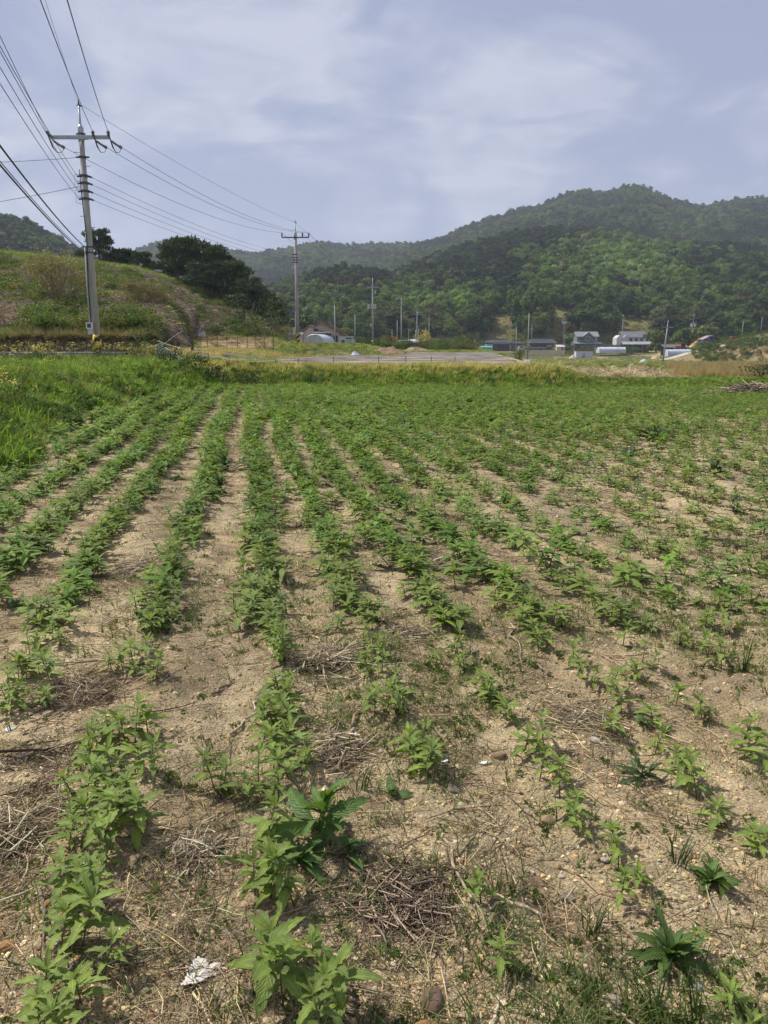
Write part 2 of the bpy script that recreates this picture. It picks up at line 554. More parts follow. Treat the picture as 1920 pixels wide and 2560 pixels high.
def build_ground():
    az = np.concatenate([np.arange(-180, -46, 4.0), np.arange(-46, -33, 1.0), np.arange(-33, 33, 0.22), np.arange(33, 46, 1.0), np.arange(46, 180.1, 4.0)])
    r = [0.35]
    while r[-1] < 3200:
        q = r[-1]
        r.append(q * (1.010 if q < 12 else 1.016 if q < 130 else 1.012 if q < 420 else 1.03) if q > 1.2 else q + 0.012)
    r = np.array(r)
    A, Rr = np.meshgrid(np.radians(az), r)
    x = Rr * np.sin(A); y = Rr * np.cos(A)
    z = H(x, y)
    c = zone_color(x, y)
    n, m = x.shape
    v = np.stack([x, y, z], -1)
    split = int(np.searchsorted(r, 345))
    for nm, a, b in (('ground', 0, split), ('mountain', split, n - 1)):
        vv = v[a:b + 1].reshape(-1, 3); cc = c[a:b + 1].reshape(-1, 3)
        k = b - a
        i, j = np.meshgrid(np.arange(k), np.arange(m - 1), indexing='ij')
        f = np.stack([i * m + j, i * m + j + 1, (i + 1) * m + j + 1, (i + 1) * m + j], -1).reshape(-1, 4)[:, ::-1]
        if a == 0:   # close the middle
            vv = np.vstack([vv, [[0, 0, float(H(0, 0))]]]); cc = np.vstack([cc, cc[:1]])
            ctr = len(vv) - 1
            fan = np.array([[ctr, jj + 1, jj, jj] for jj in range(m - 1)])
            me = bpy.data.meshes.new(nm)
            me.from_pydata(vv.tolist(), [], f.tolist() + [(ctr, jj + 1, jj) for jj in range(m - 1)])
            at = me.color_attributes.new('Col', 'FLOAT_COLOR', 'POINT')
            c4 = np.ones((len(vv), 4), np.float32); c4[:, :3] = cc
            at.data.foreach_set('color', c4.ravel())
            me.materials.append(M_EARTH)
            me.polygons.foreach_set('use_smooth', [True] * len(me.polygons))
            me.update()
        else:
            me = npmesh(nm, vv, f, M_EARTH, col=cc, smooth=True)
        tag(link(bpy.data.objects.new(nm, me)), kind='structure')


build_ground()


# ------------------------------------------------------------------ scatter (stuff only)
def scatter(name, protos, pts, rot, scl, idx, tint, label, cat):
    n = len(pts)
    me = bpy.data.meshes.new(name)
    me.vertices.add(n)
    me.vertices.foreach_set('co', np.asarray(pts, np.float32).ravel())
    for nm, typ, key, arr in (('rot', 'FLOAT_VECTOR', 'vector', np.asarray(rot, np.float32)), ('scl', 'FLOAT_VECTOR', 'vector', np.asarray(scl, np.float32))):
        me.attributes.new(nm, typ, 'POINT').data.foreach_set(key, arr.ravel())
    me.attributes.new('idx', 'INT', 'POINT').data.foreach_set('value', np.asarray(idx, np.int32))
    t4 = np.ones((n, 4), np.float32); t4[:, :3] = tint
    me.attributes.new('tint', 'FLOAT_COLOR', 'POINT').data.foreach_set('color', t4.ravel())
    co = bpy.data.collections.new('kinds_' + name)
    for i, p in enumerate(protos):
        o = bpy.data.objects.new('%s_k%02d' % (name, i), p)
        co.objects.link(o)
    g = bpy.data.node_groups.new('scatter_' + name, 'GeometryNodeTree')
    g.interface.new_socket('Geometry', in_out='INPUT', socket_type='NodeSocketGeometry')
    g.interface.new_socket('Geometry', in_out='OUTPUT', socket_type='NodeSocketGeometry')
    gi = g.nodes.new('NodeGroupInput'); go = g.nodes.new('NodeGroupOutput')
    ip = g.nodes.new('GeometryNodeInstanceOnPoints')
    ci = g.nodes.new('GeometryNodeCollectionInfo')
    ci.inputs['Collection'].default_value = co
    ci.inputs['Separate Children'].default_value = True
    ci.inputs['Reset Children'].default_value = True
    g.links.new(gi.outputs[0], ip.inputs['Points'])
    g.links.new(ci.outputs[0], ip.inputs['Instance'])
    ip.inputs['Pick Instance'].default_value = True
    for nm, typ, sock in (('rot', 'FLOAT_VECTOR', 'Rotation'), ('scl', 'FLOAT_VECTOR', 'Scale'), ('idx', 'INT', 'Instance Index')):
        a = g.nodes.new('GeometryNodeInputNamedAttribute')
        a.data_type = typ
        a.inputs['Name'].default_value = nm
        g.links.new([s for s in a.outputs if s.enabled][0], ip.inputs[sock])
    g.links.new(ip.outputs[0], go.inputs[0])
    o = link(bpy.data.objects.new(name, me))
    md = o.modifiers.new('scatter', 'NODES')
    md.node_group = g
    tag(o, label, cat, kind='stuff')
    return o


def on_ground(x, y, dz=0.0):
    return np.stack([x, y, H(x, y) + dz], -1)


def zrot(n, tilt=0.0):
    r = np.zeros((n, 3)); r[:, 2] = rng.random(n) * 6.283
    if tilt:
        r[:, :2] = rng.normal(0, tilt, (n, 2))
    return r


def uni(n, a, b):
    s = a + (b - a) * rng.random(n)
    return np.stack([s, s, s], -1)


def jig(n, base, amt=0.2, pal=None):
    """tints picked from a palette and jittered"""
    pal = np.array(pal if pal is not None else [base], float)
    c = pal[rng.integers(0, len(pal), n)]
    return np.clip(c * (1 + rng.normal(0, amt, (n, 1))) * (1 + rng.normal(0, amt * 0.3, (n, 3))), 0.004, 1)


# ------------------------------------------------------------------ plant shapes
def leaf_arrays(length=1.0, width=0.3, droop=0.35, fold=0.25, teeth=0.16, n=9, tip=1.0, seed=0):
    """serrated leaf along +X, root at origin; returns v, quads, uv"""
    v = []; uv = []
    rr = random.Random(seed)
    bend = rr.uniform(-0.12, 0.12)
    for i in range(n + 1):
        t = i / n
        w = width * 0.5 * (math.sin(math.pi * min(1, t ** 0.72)) ** 0.85 if 0 < t < 1 else 0.0)
        if t < 0.12:
            w = max(w * 0.5, 0.012)
        if i % 2 and 0 < i < n:
            w *= 1 + teeth
        elif 0 < i < n:
            w *= 1 - teeth
        ang = droop * t * 1.6
        x = length * (math.sin(ang) / (droop * 1.6) if droop else t)
        z = -length * ((1 - math.cos(ang)) / (droop * 1.6) if droop else 0)
        y0 = bend * t * t * length
        adv = 0.05 * length if i % 2 else 0.0
        v += [(x + adv * 0.5, y0 + w, z + fold * w), (x, y0, z), (x + adv * 0.5, y0 - w, z + fold * w)]
        uv += [(0, t), (0.5, t), (1, t)]
    f = []
    for i in range(n):
        a = i * 3; b = a + 3
        f += [(a + 1, b + 1, b, a), (a + 2, b + 2, b + 1, a + 1)]
    return np.array(v), np.array(f), np.array(uv)


LEAVES = [leaf_arrays(1.0, w, d, fo, seed=i) for i, (w, d, fo) in enumerate(((0.30, 0.35, 0.25), (0.34, 0.55, 0.2), (0.27, 0.22, 0.35), (0.32, 0.75, 0.15), (0.29, 0.45, 0.3)))]
LEAVES_LO = [leaf_arrays(1.0, w, d, fo, n=4, teeth=0.0, seed=i) for i, (w, d, fo) in enumerate(((0.30, 0.35, 0.25), (0.34, 0.55, 0.2), (0.27, 0.22, 0.35), (0.32, 0.75, 0.15), (0.29, 0.45, 0.3)))]
LEAF_ME = [npmesh('leaf', v, f, M_LEAF_V, uv, smooth=True) for v, f, uv in LEAVES]


def plant_layout(rr, h=0.15, size=0.085):
    """leaf placements of one young crop plant: opposite pairs up the stem, a whorl on top"""
    out = []
    nn = rr.choice([3, 4, 4])
    az = rr.uniform(0, 6.28)
    lean = Vector((rr.uniform(-0.3, 0.3), rr.uniform(-0.3, 0.3), 0))
    for k in range(nn):
        t = (k + 0.9) / (nn + 0.6)
        z = h * (0.25 + 0.70 * t)
        for m in range(2):
            L_ = size * (0.72 + 0.5 * math.sin(math.pi * (0.25 + 0.6 * t))) * rr.uniform(0.65, 1.2)
            out.append((rr.choice([0, 1, 3, 4]), lean * z + Vector((0, 0, z)), az + m * math.pi + rr.uniform(-.3, .3), R(rr.uniform(0, 24) + 12 * t), L_))
        az += 1.57 + rr.uniform(-.25, .25)
    for m in range(rr.choice([5, 6, 7])):
        out.append((rr.choice([0, 2, 2, 4]), lean * h + Vector((0, 0, h * 0.98)), az + m * 1.05 + rr.uniform(-.25, .25), R(rr.uniform(20, 62)), size * rr.uniform(0.5, 0.95)))
    return out, lean


def leaf_matrix(loc, az, pitch, L_, roll=0.0):
    return Matrix.Translation(loc) @ Matrix.Rotation(az, 4, 'Z') @ Matrix.Rotation(-pitch, 4, 'Y') @ Matrix.Rotation(roll, 4, 'X') @ Matrix.Diagonal((L_, L_, L_, 1))


def join_leaves(layout, leaves):
    vs = []; fs = []; uvs = []; b = 0
    for k, loc, az, pt, L_ in layout:
        v, f, uv = leaves[k]
        Mx = np.array(leaf_matrix(loc, az, pt, L_))
        vs.append(v @ Mx[:3, :3].T + Mx[:3, 3]); fs.append(f + b); uvs.append(uv); b += len(v)
    return np.vstack(vs), np.vstack(fs), np.vstack(uvs)


def stem_mesh(h, lean, r=0.0028):
    m = MB()
    m.tube([(0, 0, -0.02), lean * h * 0.5 + Vector((0, 0, h * 0.5)), lean * h + Vector((0, 0, h))], [r, r * 0.9, r * 0.5], 5)
    return m.mesh('stem', M_STEM, True)


def crop_proto(seed, h, size, leaves, mat):
    rr = random.Random(seed)
    lay, lean = plant_layout(rr, h, size)
    v, f, uv = join_leaves(lay, leaves)
    # stem as three thin strips
    st = MB(); st.tube([(0, 0, -0.02), tuple(lean * h + Vector((0, 0, h)))], [0.003, 0.0015], 4, cap=False)
    sv = np.array(st.v); sf = np.array(st.f)
    f = np.vstack([f, sf + len(v)]); uv = np.vstack([uv, np.full((len(sv), 2), 0.25)]); v = np.vstack([v, sv])
    return npmesh('crop_shape', v, f, mat, uv, smooth=True)


CROP_FAR = [crop_proto(40 + i, 0.13 + 0.012 * i, 0.085, LEAVES_LO, M_LEAF_T) for i in range(6)]


def tuft(seed, n=12, h=0.3, spread=0.16, w=0.012, mat=None, bend=0.5, segs=3, fan=0.35):
    rr = random.Random(seed)
    v = []; f = []
    for i in range(n):
        a = rr.uniform(0, 6.28); hh = h * rr.uniform(0.55, 1.1); r0 = spread * rr.random() ** 0.7 * 0.6
        bx, by = math.cos(a + rr.uniform(-1, 1)) * r0, math.sin(a + rr.uniform(-1, 1)) * r0
        dx, dy = math.cos(a), math.sin(a)
        px, py = -dy, dx
        lean = rr.uniform(0.1, fan * 2); bd = bend * rr.uniform(0.4, 1.4)
        b0 = len(v)
        for k in range(segs + 1):
            t = k / segs
            out = hh * (lean * t + bd * t * t) * 0.7
            z = hh * t * (1 - 0.35 * bd * t)
            ww = w * (1 - t) ** 0.7 * rr.uniform(0.9, 1.1) if k < segs else 0.0006
            v += [(bx + dx * out + px * ww, by + dy * out + py * ww, z), (bx + dx * out - px * ww, by + dy * out - py * ww, z)]
        for k in range(segs):
            q = b0 + 2 * k
            f.append((q, q + 1, q + 3, q + 2))
    v = np.array(v); v[:, 2] -= 0.01
    return npmesh('tuft', v, np.array(f), mat or M_BLADE, smooth=True)


def leaf_ball(seed, n=110, leaf=0.09, size=(0.25, 0.25, 0.3), mat=None, low=0.05, lobes=5, lw=0.4, shell=0.55):
    """loose shrub or weed mass: small leaf quads through lobed volumes standing on z=0"""
    g = np.random.default_rng(seed)
    cs = g.normal(0, 0.45, (lobes, 3)); cs[:, 2] = g.random(lobes) * 1.0 + 0.35
    rs = 0.35 + 0.35 * g.random(lobes)
    k = g.integers(0, lobes, n)
    d = g.normal(0, 1, (n, 3)); d /= np.linalg.norm(d, axis=1)[:, None]
    c = cs[k] + d * (rs[k] * (shell + (1 - shell) * g.random(n)))[:, None]
    c[:, 2] = np.abs(c[:, 2])
    c = c * np.array(size)
    c[:, 2] += low
    ax = d + g.normal(0, 0.6, (n, 3)); ax /= np.linalg.norm(ax, axis=1)[:, None]
    up = g.normal(0, 1, (n, 3))
    s = np.cross(ax, up); s /= np.linalg.norm(s, axis=1)[:, None]
    t = np.cross(ax, s)
    L_ = leaf * (0.6 + 0.8 * g.random(n))[:, None]
    v = np.stack([c - t * L_ * 0.5, c + s * L_ * lw * 0.5, c + t * L_ * 0.6, c - s * L_ * lw * 0.5], 1).reshape(-1, 3)
    f = np.arange(4 * n).reshape(n, 4)
    return npmesh('leaf_mass', v, f, mat or M_TINT)


def crown(seed, kind='broad', n=760, mat=None):
    """forest tree crown about 1 unit in radius, standing on z=0; leaf sprays over uneven lobes"""
    g = np.random.default_rng(seed)
    V = []; F = []; b = 0
    if kind == 'broad':
        lobes = 13
        cs = g.normal(0, 0.42, (lobes, 3)); cs[:, 2] = 0.55 + 1.15 * g.random(lobes)
        cs[:, :2] *= (1.35 - 0.45 * cs[:, 2:3])
        rs = 0.26 + 0.26 * g.random(lobes)
        flat = 0.85
    else:
        lobes = 11
        cs = g.normal(0, 0.5, (lobes, 3)); cs[:, 2] = 0.55 + 1.35 * np.sort(g.random(lobes))
        cs[:, :2] *= (1.35 - 0.5 * cs[:, 2:3])
        rs = 0.28 + 0.2 * g.random(lobes)
        flat = 0.45
    # cores keep the crown from being hollow
    ico = bmesh.new(); bmesh.ops.create_icosphere(ico, subdivisions=1, radius=1)
    iv = np.array([q.co[:] for q in ico.verts]); jf = np.array([[q.index for q in p.verts] for p in ico.faces]); ico.free()
    jf = np.hstack([jf, jf[:, 2:3]])
    for q in range(lobes):
        vv = iv * (1 + g.normal(0, 0.12, (len(iv), 1))) * rs[q] * 0.6 * np.array([1, 1, flat]) + cs[q]
        V.append(vv); F.append(jf + b); b += len(vv)
    tri = np.vstack(F)[:, :3]
    k = g.integers(0, lobes, n)
    d = g.normal(0, 1, (n, 3)); d[:, 2] = np.where(d[:, 2] < -0.4, -d[:, 2], d[:, 2]); d /= np.linalg.norm(d, axis=1)[:, None]
    c = cs[k] + d * np.array([1, 1, flat]) * (rs[k] * (0.75 + 0.4 * g.random(n)))[:, None]
    ax = d + g.normal(0, 0.55, (n, 3)); ax /= np.linalg.norm(ax, axis=1)[:, None]
    s = np.cross(ax, g.normal(0, 1, (n, 3))); s /= np.linalg.norm(s, axis=1)[:, None]
    t = np.cross(ax, s)
    L_ = (0.06 + 0.10 * g.random(n))[:, None]
    q3 = np.stack([c - t * L_ - s * L_ * 0.5, c + t * L_ * 0.9, c + s * L_ * 1.1 - t * L_ * 0.2], 1).reshape(-1, 3)
    f3 = np.arange(3 * n).reshape(n, 3) + b
    return npmesh('crown', np.vstack(V + [q3]), np.vstack([tri, f3]), mat or M_TINT)


BROAD = [crown(100 + i, 'broad') for i in range(5)]
PINE = [crown(200 + i, 'pine') for i in range(4)]


# ------------------------------------------------------------------ forest on the hills
def visible_filter(x, y, ztop, margin=0.006, bins=900, ref=None):
    """keep what shows over the nearer ground, with slack for a step aside"""
    az = np.arctan2(x, y); d = np.hypot(x, y)
    el = (ztop - EYE) / d
    b = ((az + 0.75) / 1.5 * bins).astype(int).clip(0, bins - 1)
    # horizon of the bare ground along each bearing
    ds = np.concatenate([np.arange(30, 130, 2.0), 130 * 1.02 ** np.arange(0, 130)])
    bz = (np.arange(bins) + 0.5) / bins * 1.5 - 0.75
    gx = np.sin(bz)[:, None] * ds; gy = np.cos(bz)[:, None] * ds
    run = np.maximum.accumulate((H(gx, gy, False) - EYE) / ds, axis=1)
    k = np.searchsorted(ds, d * 0.985).clip(1, len(ds)) - 1
    return el > run[b, k] - margin


def forest():
    P_, Rr_, Sc, I_, T_ = [], [], [], [], []
    for d0, d1, sp, sz in ((374, 720, 4.5, 3.3), (720, 1600, 6.4, 4.0)):
        xs = np.arange(-0.66 * d1, 0.66 * d1, sp); ys = np.arange(d0 * 0.8, d1, sp)
        x, y = np.meshgrid(xs, ys); x = x.ravel(); y = y.ravel()
        x = x + rng.uniform(-.48, .48, len(x)) * sp; y = y + rng.uniform(-.48, .48, len(x)) * sp
        px = 960 + KH * x / np.maximum(y, 1)
        wob = 14 * (fbm(px / 90, px * 0 + 3.3, 3) - 0.45) * 2
        foot = np.where(px < 1160, 318, 358) + wob if d0 < 500 else d0
        ok = (px > -260) & (px < 2180) & (y > foot) & (y <= d1)
        ok &= ~((np.abs(px - 1250 - wob) < 30) & (y < 392)) & ~((np.abs(px - 1392 + wob) < 30) & (y < 396)) & ~((np.abs(px - 1585 - wob) < 46) & (y < 386))
        x, y, px = x[ok], y[ok], px[ok]
        z = H(x, y, False)
        far_hill = z > 4.5 if d0 < 500 else z > 15
        vis = visible_filter(x, y, z + 8) & far_hill
        x, y, px, z = x[vis], y[vis], px[vis], z[vis]
        n = len(x)
        elp = 870 - (z - EYE) / y * KH
        # pines on crests and in belts, fresh broadleaf in hollows
        nz = fbm(x / 75 + 3, y / 75 + 8, 3)
        ppine = sst(0.40, 0.52, nz) * 0.95
        front = (y < 720)
        bl = 1.1 * np.exp(-(((px - 1510) / 185) ** 2 + ((elp - 690) / 62) ** 2)) + 0.7 * np.exp(-(((px - 1120) / 170) ** 2 + ((elp - 775) / 30) ** 2))
        pin = 1.2 * np.exp(-(((px - 1170) / 185) ** 2 + ((elp - 650) / 75) ** 2)) + np.exp(-(((px - 900) / 110) ** 2 + ((elp - 720) / 60) ** 2)) + np.exp(-(((px - 1480) / 420) ** 2 + ((elp - 590) / 32) ** 2)) + 0.7 * np.exp(-(((px - 1780) / 170) ** 2 + ((elp - 660) / 55) ** 2))
        ppine = np.where(front, np.clip(0.22 + ppine * 0.45 + 0.9 * pin - 1.0 * bl - 0.25 * sst(735, 790, elp), 0.04, 0.97), np.clip(ppine * 1.0 + 0.15, 0, 0.95))
        ppine = np.where(px < 330, 0.86, ppine)
        pine = rng.random(n) < ppine
        idx = np.where(pine, 5 + rng.integers(0, 4, n), rng.integers(0, 5, n))
        s = sz * rng.uniform(0.6, 1.45, n) * np.where(pine, 0.92, 1.06)
        sc = np.stack([s, s, s * rng.uniform(0.85, 1.25, n)], -1)
        tb = jig(n, None, 0.18, [(.145, .215, .046), (.110, .185, .044), (.180, .235, .062), (.090, .150, .042), (.200, .240, .095), (.150, .190, .046)])
        cl = (0.50 + 0.62 * fbm(x / 30, y / 30, 2))[:, None] * np.array([[0.92, 0.98, 1.05]])
        tb = tb * cl * (1 + 0.9 * np.clip(bl, 0, 1) * front)[:, None]
        tp = jig(n, None, 0.14, [(.036, .060, .033), (.043, .067, .036), (.031, .052, .031), (.055, .068, .041)])
        br = rng.random(n) < 0.05
        tb[br] = jig(br.sum(), (.10, .088, .06), 0.15)
        t = np.where(pine[:, None], tp, tb)
        P_.append(np.stack([x, y, z - 0.9], -1)); Rr_.append(zrot(n, 0.06)); Sc.append(sc); I_.append(idx); T_.append(t)
    tot = [np.concatenate(a) for a in (P_, Rr_, Sc, I_, T_)]
    print('forest', len(tot[0]))
    scatter('forest', BROAD + PINE, *tot, 'mixed pine and fresh green broadleaf forest covering the mountain slopes', 'forest')


forest()


# ------------------------------------------------------------------ crop field
CA, SA = math.cos(R(10)), math.sin(R(10))
ROWS = [-4.6, -4.0, -3.44, -2.88, -2.32, -1.76, -1.22, -0.56, 0.06, 0.58, 1.06, 1.58] + [2.1 + 0.53 * i for i in range(32)]
ORD = 'first second third fourth fifth sixth seventh eighth ninth tenth eleventh twelfth thirteenth fourteenth fifteenth sixteenth seventeenth eighteenth'.split()

NEAR = [(253, 2025), (270, 2063), (160, 2063), (253, 2093), (165, 2156), (249, 2198), (194, 2295), (249, 2350), (93, 2498), (105, 2400), (198, 2418), (181, 2519),
        (658, 2055), (671, 2169), (739, 2186), (684, 2380), (807, 2329), (714, 2329), (786, 2447), (853, 2413), (705, 2422), (811, 2519), (1207, 2173), (1250, 2333),
        (1541, 2051), (1553, 2093), (1600, 2118), (1557, 2160), (1456, 2017), (1823, 2422), (1739, 2291), (1853, 2519), (1878, 2025), (1903, 2059),
        (1535, 1766), (1638, 1754), (1642, 1803), (1342, 1828), (1314, 1812), (1363, 1803), (1351, 1881), (1404, 1881), (1404, 1922), (1424, 1971), (1445, 1992),
        (1695, 1848), (1703, 1893), (1752, 1922), (1730, 1895), (1806, 1984), (1761, 1734), (1695, 1697), (1527, 1676), (1560, 1721), (1609, 1607), (1634, 1623), (1600, 1643),
        (1437, 1611), (1461, 1639), (1482, 1664), (1335, 1545), (1350, 1570), (1375, 1570), (1875, 1828), (1904, 1869), (1855, 1805), (1560, 1560), (1700, 1570), (1760, 1590), (1810, 1620),
        (1068, 1877), (1040, 1836), (1048, 1807), (1003, 1734), (937, 1730), (954, 1635), (929, 1578), (954, 1602), (1072, 1611), (1138, 1578), (1163, 1615), (1216, 1664), (1224, 1697), (985, 1690), (915, 1610),
        (683, 1555), (695, 1570), (683, 1594), (710, 1610), (699, 1676), (695, 1717), (680, 1745), (703, 1766), (675, 1820), (740, 1816), (683, 1861), (695, 1935), (642, 1910), (720, 1880), (660, 1780),
        (127, 1550), (69, 1577), (146, 1570), (93, 1627), (123, 1654), (23, 1700), (116, 1704), (8, 1731), (40, 1640), (386, 1538), (409, 1523), (359, 1589), (370, 1616), (378, 1650), (301, 1612),
        (332, 1793), (266, 1785), (293, 1820), (251, 1828), (347, 1866), (239, 1870), (285, 1909), (208, 1928), (293, 1940), (247, 1951), (216, 1986), (301, 1978), (536, 1901), (1270, 1740), (1255, 1720)]


def row_of(u):
    return int(np.argmin([abs(u - q) for q in ROWS]))


TENS = 'twenty thirty forty fifty sixty seventy eighty ninety'.split()
ORD += ['nineteenth']
UNIT = ORD[:9]


def ordinal(n):
    if n <= 19:
        return ORD[n - 1]
    t, u = divmod(n, 10)
    return TENS[t - 2][:-1] + 'ieth' if u == 0 else TENS[t - 2] + '-' + UNIT[u - 1]


CROPS = {}


def reg_crop(o, k, v):
    CROPS.setdefault(k, []).append((v, o))


def label_crops():
    """rows are counted from the weedy bank, plants along each row from its near end"""
    for i, k in enumerate(sorted(CROPS)):
        for j, (v, o) in enumerate(sorted(CROPS[k], key=lambda q: q[0])):
            tag(o, 'young crop plant, %s from the near end of the %s row from the weedy bank' % (ordinal(j + 1), ordinal(i + 1)), 'crop plant', 'crop plants of the %s row' % ordinal(i + 1))


def crop_thing(x, y, rr, scale, fine):
    z = h1(x, y)
    t = empty('crop_plant', (x, y, z), rr.uniform(0, 6.28))
    reg_crop(t, row_of(x * CA + y * SA), y * CA - x * SA)
    h = rr.uniform(0.07, 0.145) * scale
    lay, lean = plant_layout(rr, h, rr.uniform(0.058, 0.088) * scale)
    link(bpy.data.objects.new('stem', stem_mesh(h, lean)), t)
    if fine:
        for k, loc, az, pt, L_ in lay:
            o = bpy.data.objects.new('leaf', LEAF_ME[k])
            o.matrix_basis = leaf_matrix(loc, az, pt, L_, rr.uniform(-.25, .25))
            link(o, t)
    return t, lay


NEAR_ME = []
for i in range(10):
    rr_ = random.Random(900 + i)
    h_ = 0.08 + 0.007 * i
    lay_, lean_ = plant_layout(rr_, h_, 0.08)
    v_, f_, u_ = join_leaves(lay_, LEAVES)
    NEAR_ME.append((npmesh('foliage', v_, f_, M_LEAF_V, u_, smooth=True), stem_mesh(h_, lean_)))


def crops():
    rr = random.Random(5)
    seen = []; extra = 0
    for px, py in NEAR:
        x, y = G(px, py, 0.12)
        sc = rr.uniform(0.85, 1.15) * (1.05 if px < 900 else 0.95)
        if px > 1150 and py > 2000:
            sc = 0.72
        crop_thing(x, y, rr, sc, True)
        if px < 1250 and py < 2320 and not (px > 1100 and py > 2000):
            crop_thing(x + rr.uniform(-.06, .06), y + rr.uniform(-.07, .09), rr, sc * rr.uniform(.7, 1.0), True); extra += 1
        seen.append((x, y))
    pts = []
    for k, u in enumerate(ROWS):
        v = 2.5
        while v < 33:
            v += rr.uniform(0.020, 0.060)
            uu = u + rr.gauss(0, (0.072 if k < 14 else 0.11) + 0.0004 * v) + 0.05 * math.sin(v * 0.7 + k)
            x = uu * CA - v * SA; y = uu * SA + v * CA
            pts.append((x, y, uu, v, k))
    a = np.array(pts)
    x, y, u = a[:, 0], a[:, 1], a[:, 2]
    px = 960 + KH * x / np.maximum(y, 0.5)
    e = edge_x(y) - x
    # ground distance along the view decides what is in frame
    ok = (y > 4.12) & (y < 29.9 - 0.5 * sst(4, 14, x)) & (e < -0.12) & (px > -120) & (px < 2060) & (x < 15.5)
    dens = 0.42 + 1.3 * (fbm(x * 0.55, y * 0.55 + 7, 3) - 0.40)
    dens = dens + 0.75 * sst(6, 13, y) + 0.25 * (u < 1.9) - 0.55 * sst(2.2, 6.5, u) * (1 - sst(13, 21, y)) - 0.2 * sst(5, 11, u)
    dens = np.where((u < 1.9), np.maximum(dens, 0.86), np.maximum(dens, 0.55))
    ok &= rng.random(len(x)) < dens
    a = a[ok]
    d = np.hypot(a[:, 0], a[:, 1])
    order = np.argsort(d)
    a = a[order]; d = d[order]
    n_near = 300 - len(NEAR) - extra
    for i in range(n_near):
        x, y = a[i, 0], a[i, 1]
        t = empty('crop_plant', (x, y, h1(x, y)), rr.uniform(0, 6.28))
        sc = rr.uniform(0.9, 1.2) * (1.0 if a[i, 2] < 2.5 else 0.86)
        t.scale = (sc * 1.1, sc * 1.1, sc * 0.85)
        reg_crop(t, int(a[i, 4]), a[i, 3])
        fo, stm = rr.choice(NEAR_ME)
        link(bpy.data.objects.new('stem', stm), t)
        link(bpy.data.objects.new('foliage', fo), t)
    b = a[n_near:]
    n = len(b)
    x, y, u = b[:, 0], b[:, 1], b[:, 2]
    s = rng.uniform(0.65, 1.3, n) * np.where(u < 2.5, 1.1, 0.92) * (1 + 0.42 * sst(7, 18, y)) * (1 - 0.2 * sst(6, 11, u))
    tint = jig(n, None, 0.15, [(.160, .255, .062), (.180, .270, .066), (.135, .230, .060), (.195, .270, .074), (.21, .26, .075)])
    tint = tint * (0.85 + 0.35 * fbm(x * 0.3, y * 0.3, 2))[:, None]
    print('crop far', n)
    scatter('crop_plants_beyond', CROP_FAR, on_ground(x, y), zrot(n, 0.12), np.stack([s * 1.12, s * 1.12, s * rng.uniform(.5, .8, n)], -1), rng.integers(0, 6, n), tint,
            'dense green young crop filling the rows toward the far end of the field', 'crop')


crops()
label_crops()


# ------------------------------------------------------------------ broad-leaved weeds
def weed(name, label, cat, px, py, n, length, width, pitch, col, seed, up=0.0, teeth=0.15, droop=0.5, zl=0.03, group=None):
    x, y = G(px, py, zl)
    rr = random.Random(seed)
    t = empty(name, (x, y, h1(x, y)))
    tag(t, label, cat, group)
    m = leafy(name + '_leaf_%d' % seed, col, vein=True, trans=0.28, var=0.18, obj_var=0.14)
    mes = [npmesh('leaf', *(lambda q: (q[0], q[1]))(leaf_arrays(1.0, width * rr.uniform(.85, 1.15), droop * rr.uniform(.6, 1.3), rr.uniform(.12, .35), teeth, 11, seed=seed + i)), m, smooth=True) for i in range(3)]
    for i, me in enumerate(mes):
        uvs = leaf_arrays(1.0, width, droop, 0.2, teeth, 11, seed=seed + i)[2]
        f = np.array([p.vertices[:] for p in me.polygons])
        l = me.uv_layers.new(name='UVMap'); l.data.foreach_set('uv', uvs[f.ravel()].astype(np.float32).ravel())
    for i in range(n):
        k = i / n
        pt = R(pitch[0] + (pitch[1] - pitch[0]) * k + rr.uniform(-20, 16))
        L_ = length * rr.uniform(0.5, 1.15) * (1 - 0.3 * k)
        o = bpy.data.objects.new('leaf', mes[i % 3])
        o.matrix_basis = leaf_matrix(Vector((rr.gauss(0, .09) * length, rr.gauss(0, .09) * length, 0.01 + up * k)), i * 2.4 + rr.uniform(-.9, .9), pt, L_, rr.uniform(-.9, .9))
        link(o, t)
    if up:
        sm = MB(); sm.tube([(0, 0, -0.02), (0, 0, up)], [0.006, 0.003], 6)
        sm.build('stem', M_STEM, t, True)
    return t


DKG = (0.085, 0.155, 0.042)
weed('lobed_weed', 'tall bright weed with long toothed leaves rising beside the crop row, above the dark straw', 'weed', 808, 2085, 22, 0.20, 0.34, (8, 80), (0.105, 0.185, 0.042), 11, up=0.12, teeth=0.2)
weed('rosette_weed', 'low dark green rosette of pointed leaves under the tall toothed weed', 'weed', 748, 2150, 20, 0.13, 0.3, (10, 70), DKG, 12, teeth=0.05)
weed('smooth_leaf_weed', 'small weed with smooth oval leaves beside the toothed weed', 'weed', 868, 2120, 11, 0.10, 0.46, (5, 60), (0.075, 0.15, 0.035), 13, up=0.06, teeth=0.02)
weed('dock_weed', 'dark dock clump of upright wavy leaves alone on bare sandy soil', 'weed', 1672, 2370, 36, 0.135, 0.23, (5, 82), (0.085, 0.14, 0.036), 14, teeth=0.08)
weed('spoon_leaf_weed', 'broad spoon-leaved weed clump on bare soil upslope of the dock', 'weed', 1782, 2185, 30, 0.095, 0.36, (5, 84), (0.10, 0.165, 0.038), 15, teeth=0.04)
weed('wiry_weed', 'dark wiry weed with narrow leaves between two thin crop rows', 'weed', 1606, 1925, 24, 0.13, 0.16, (15, 80), (0.06, 0.10, 0.035), 16, up=0.05)
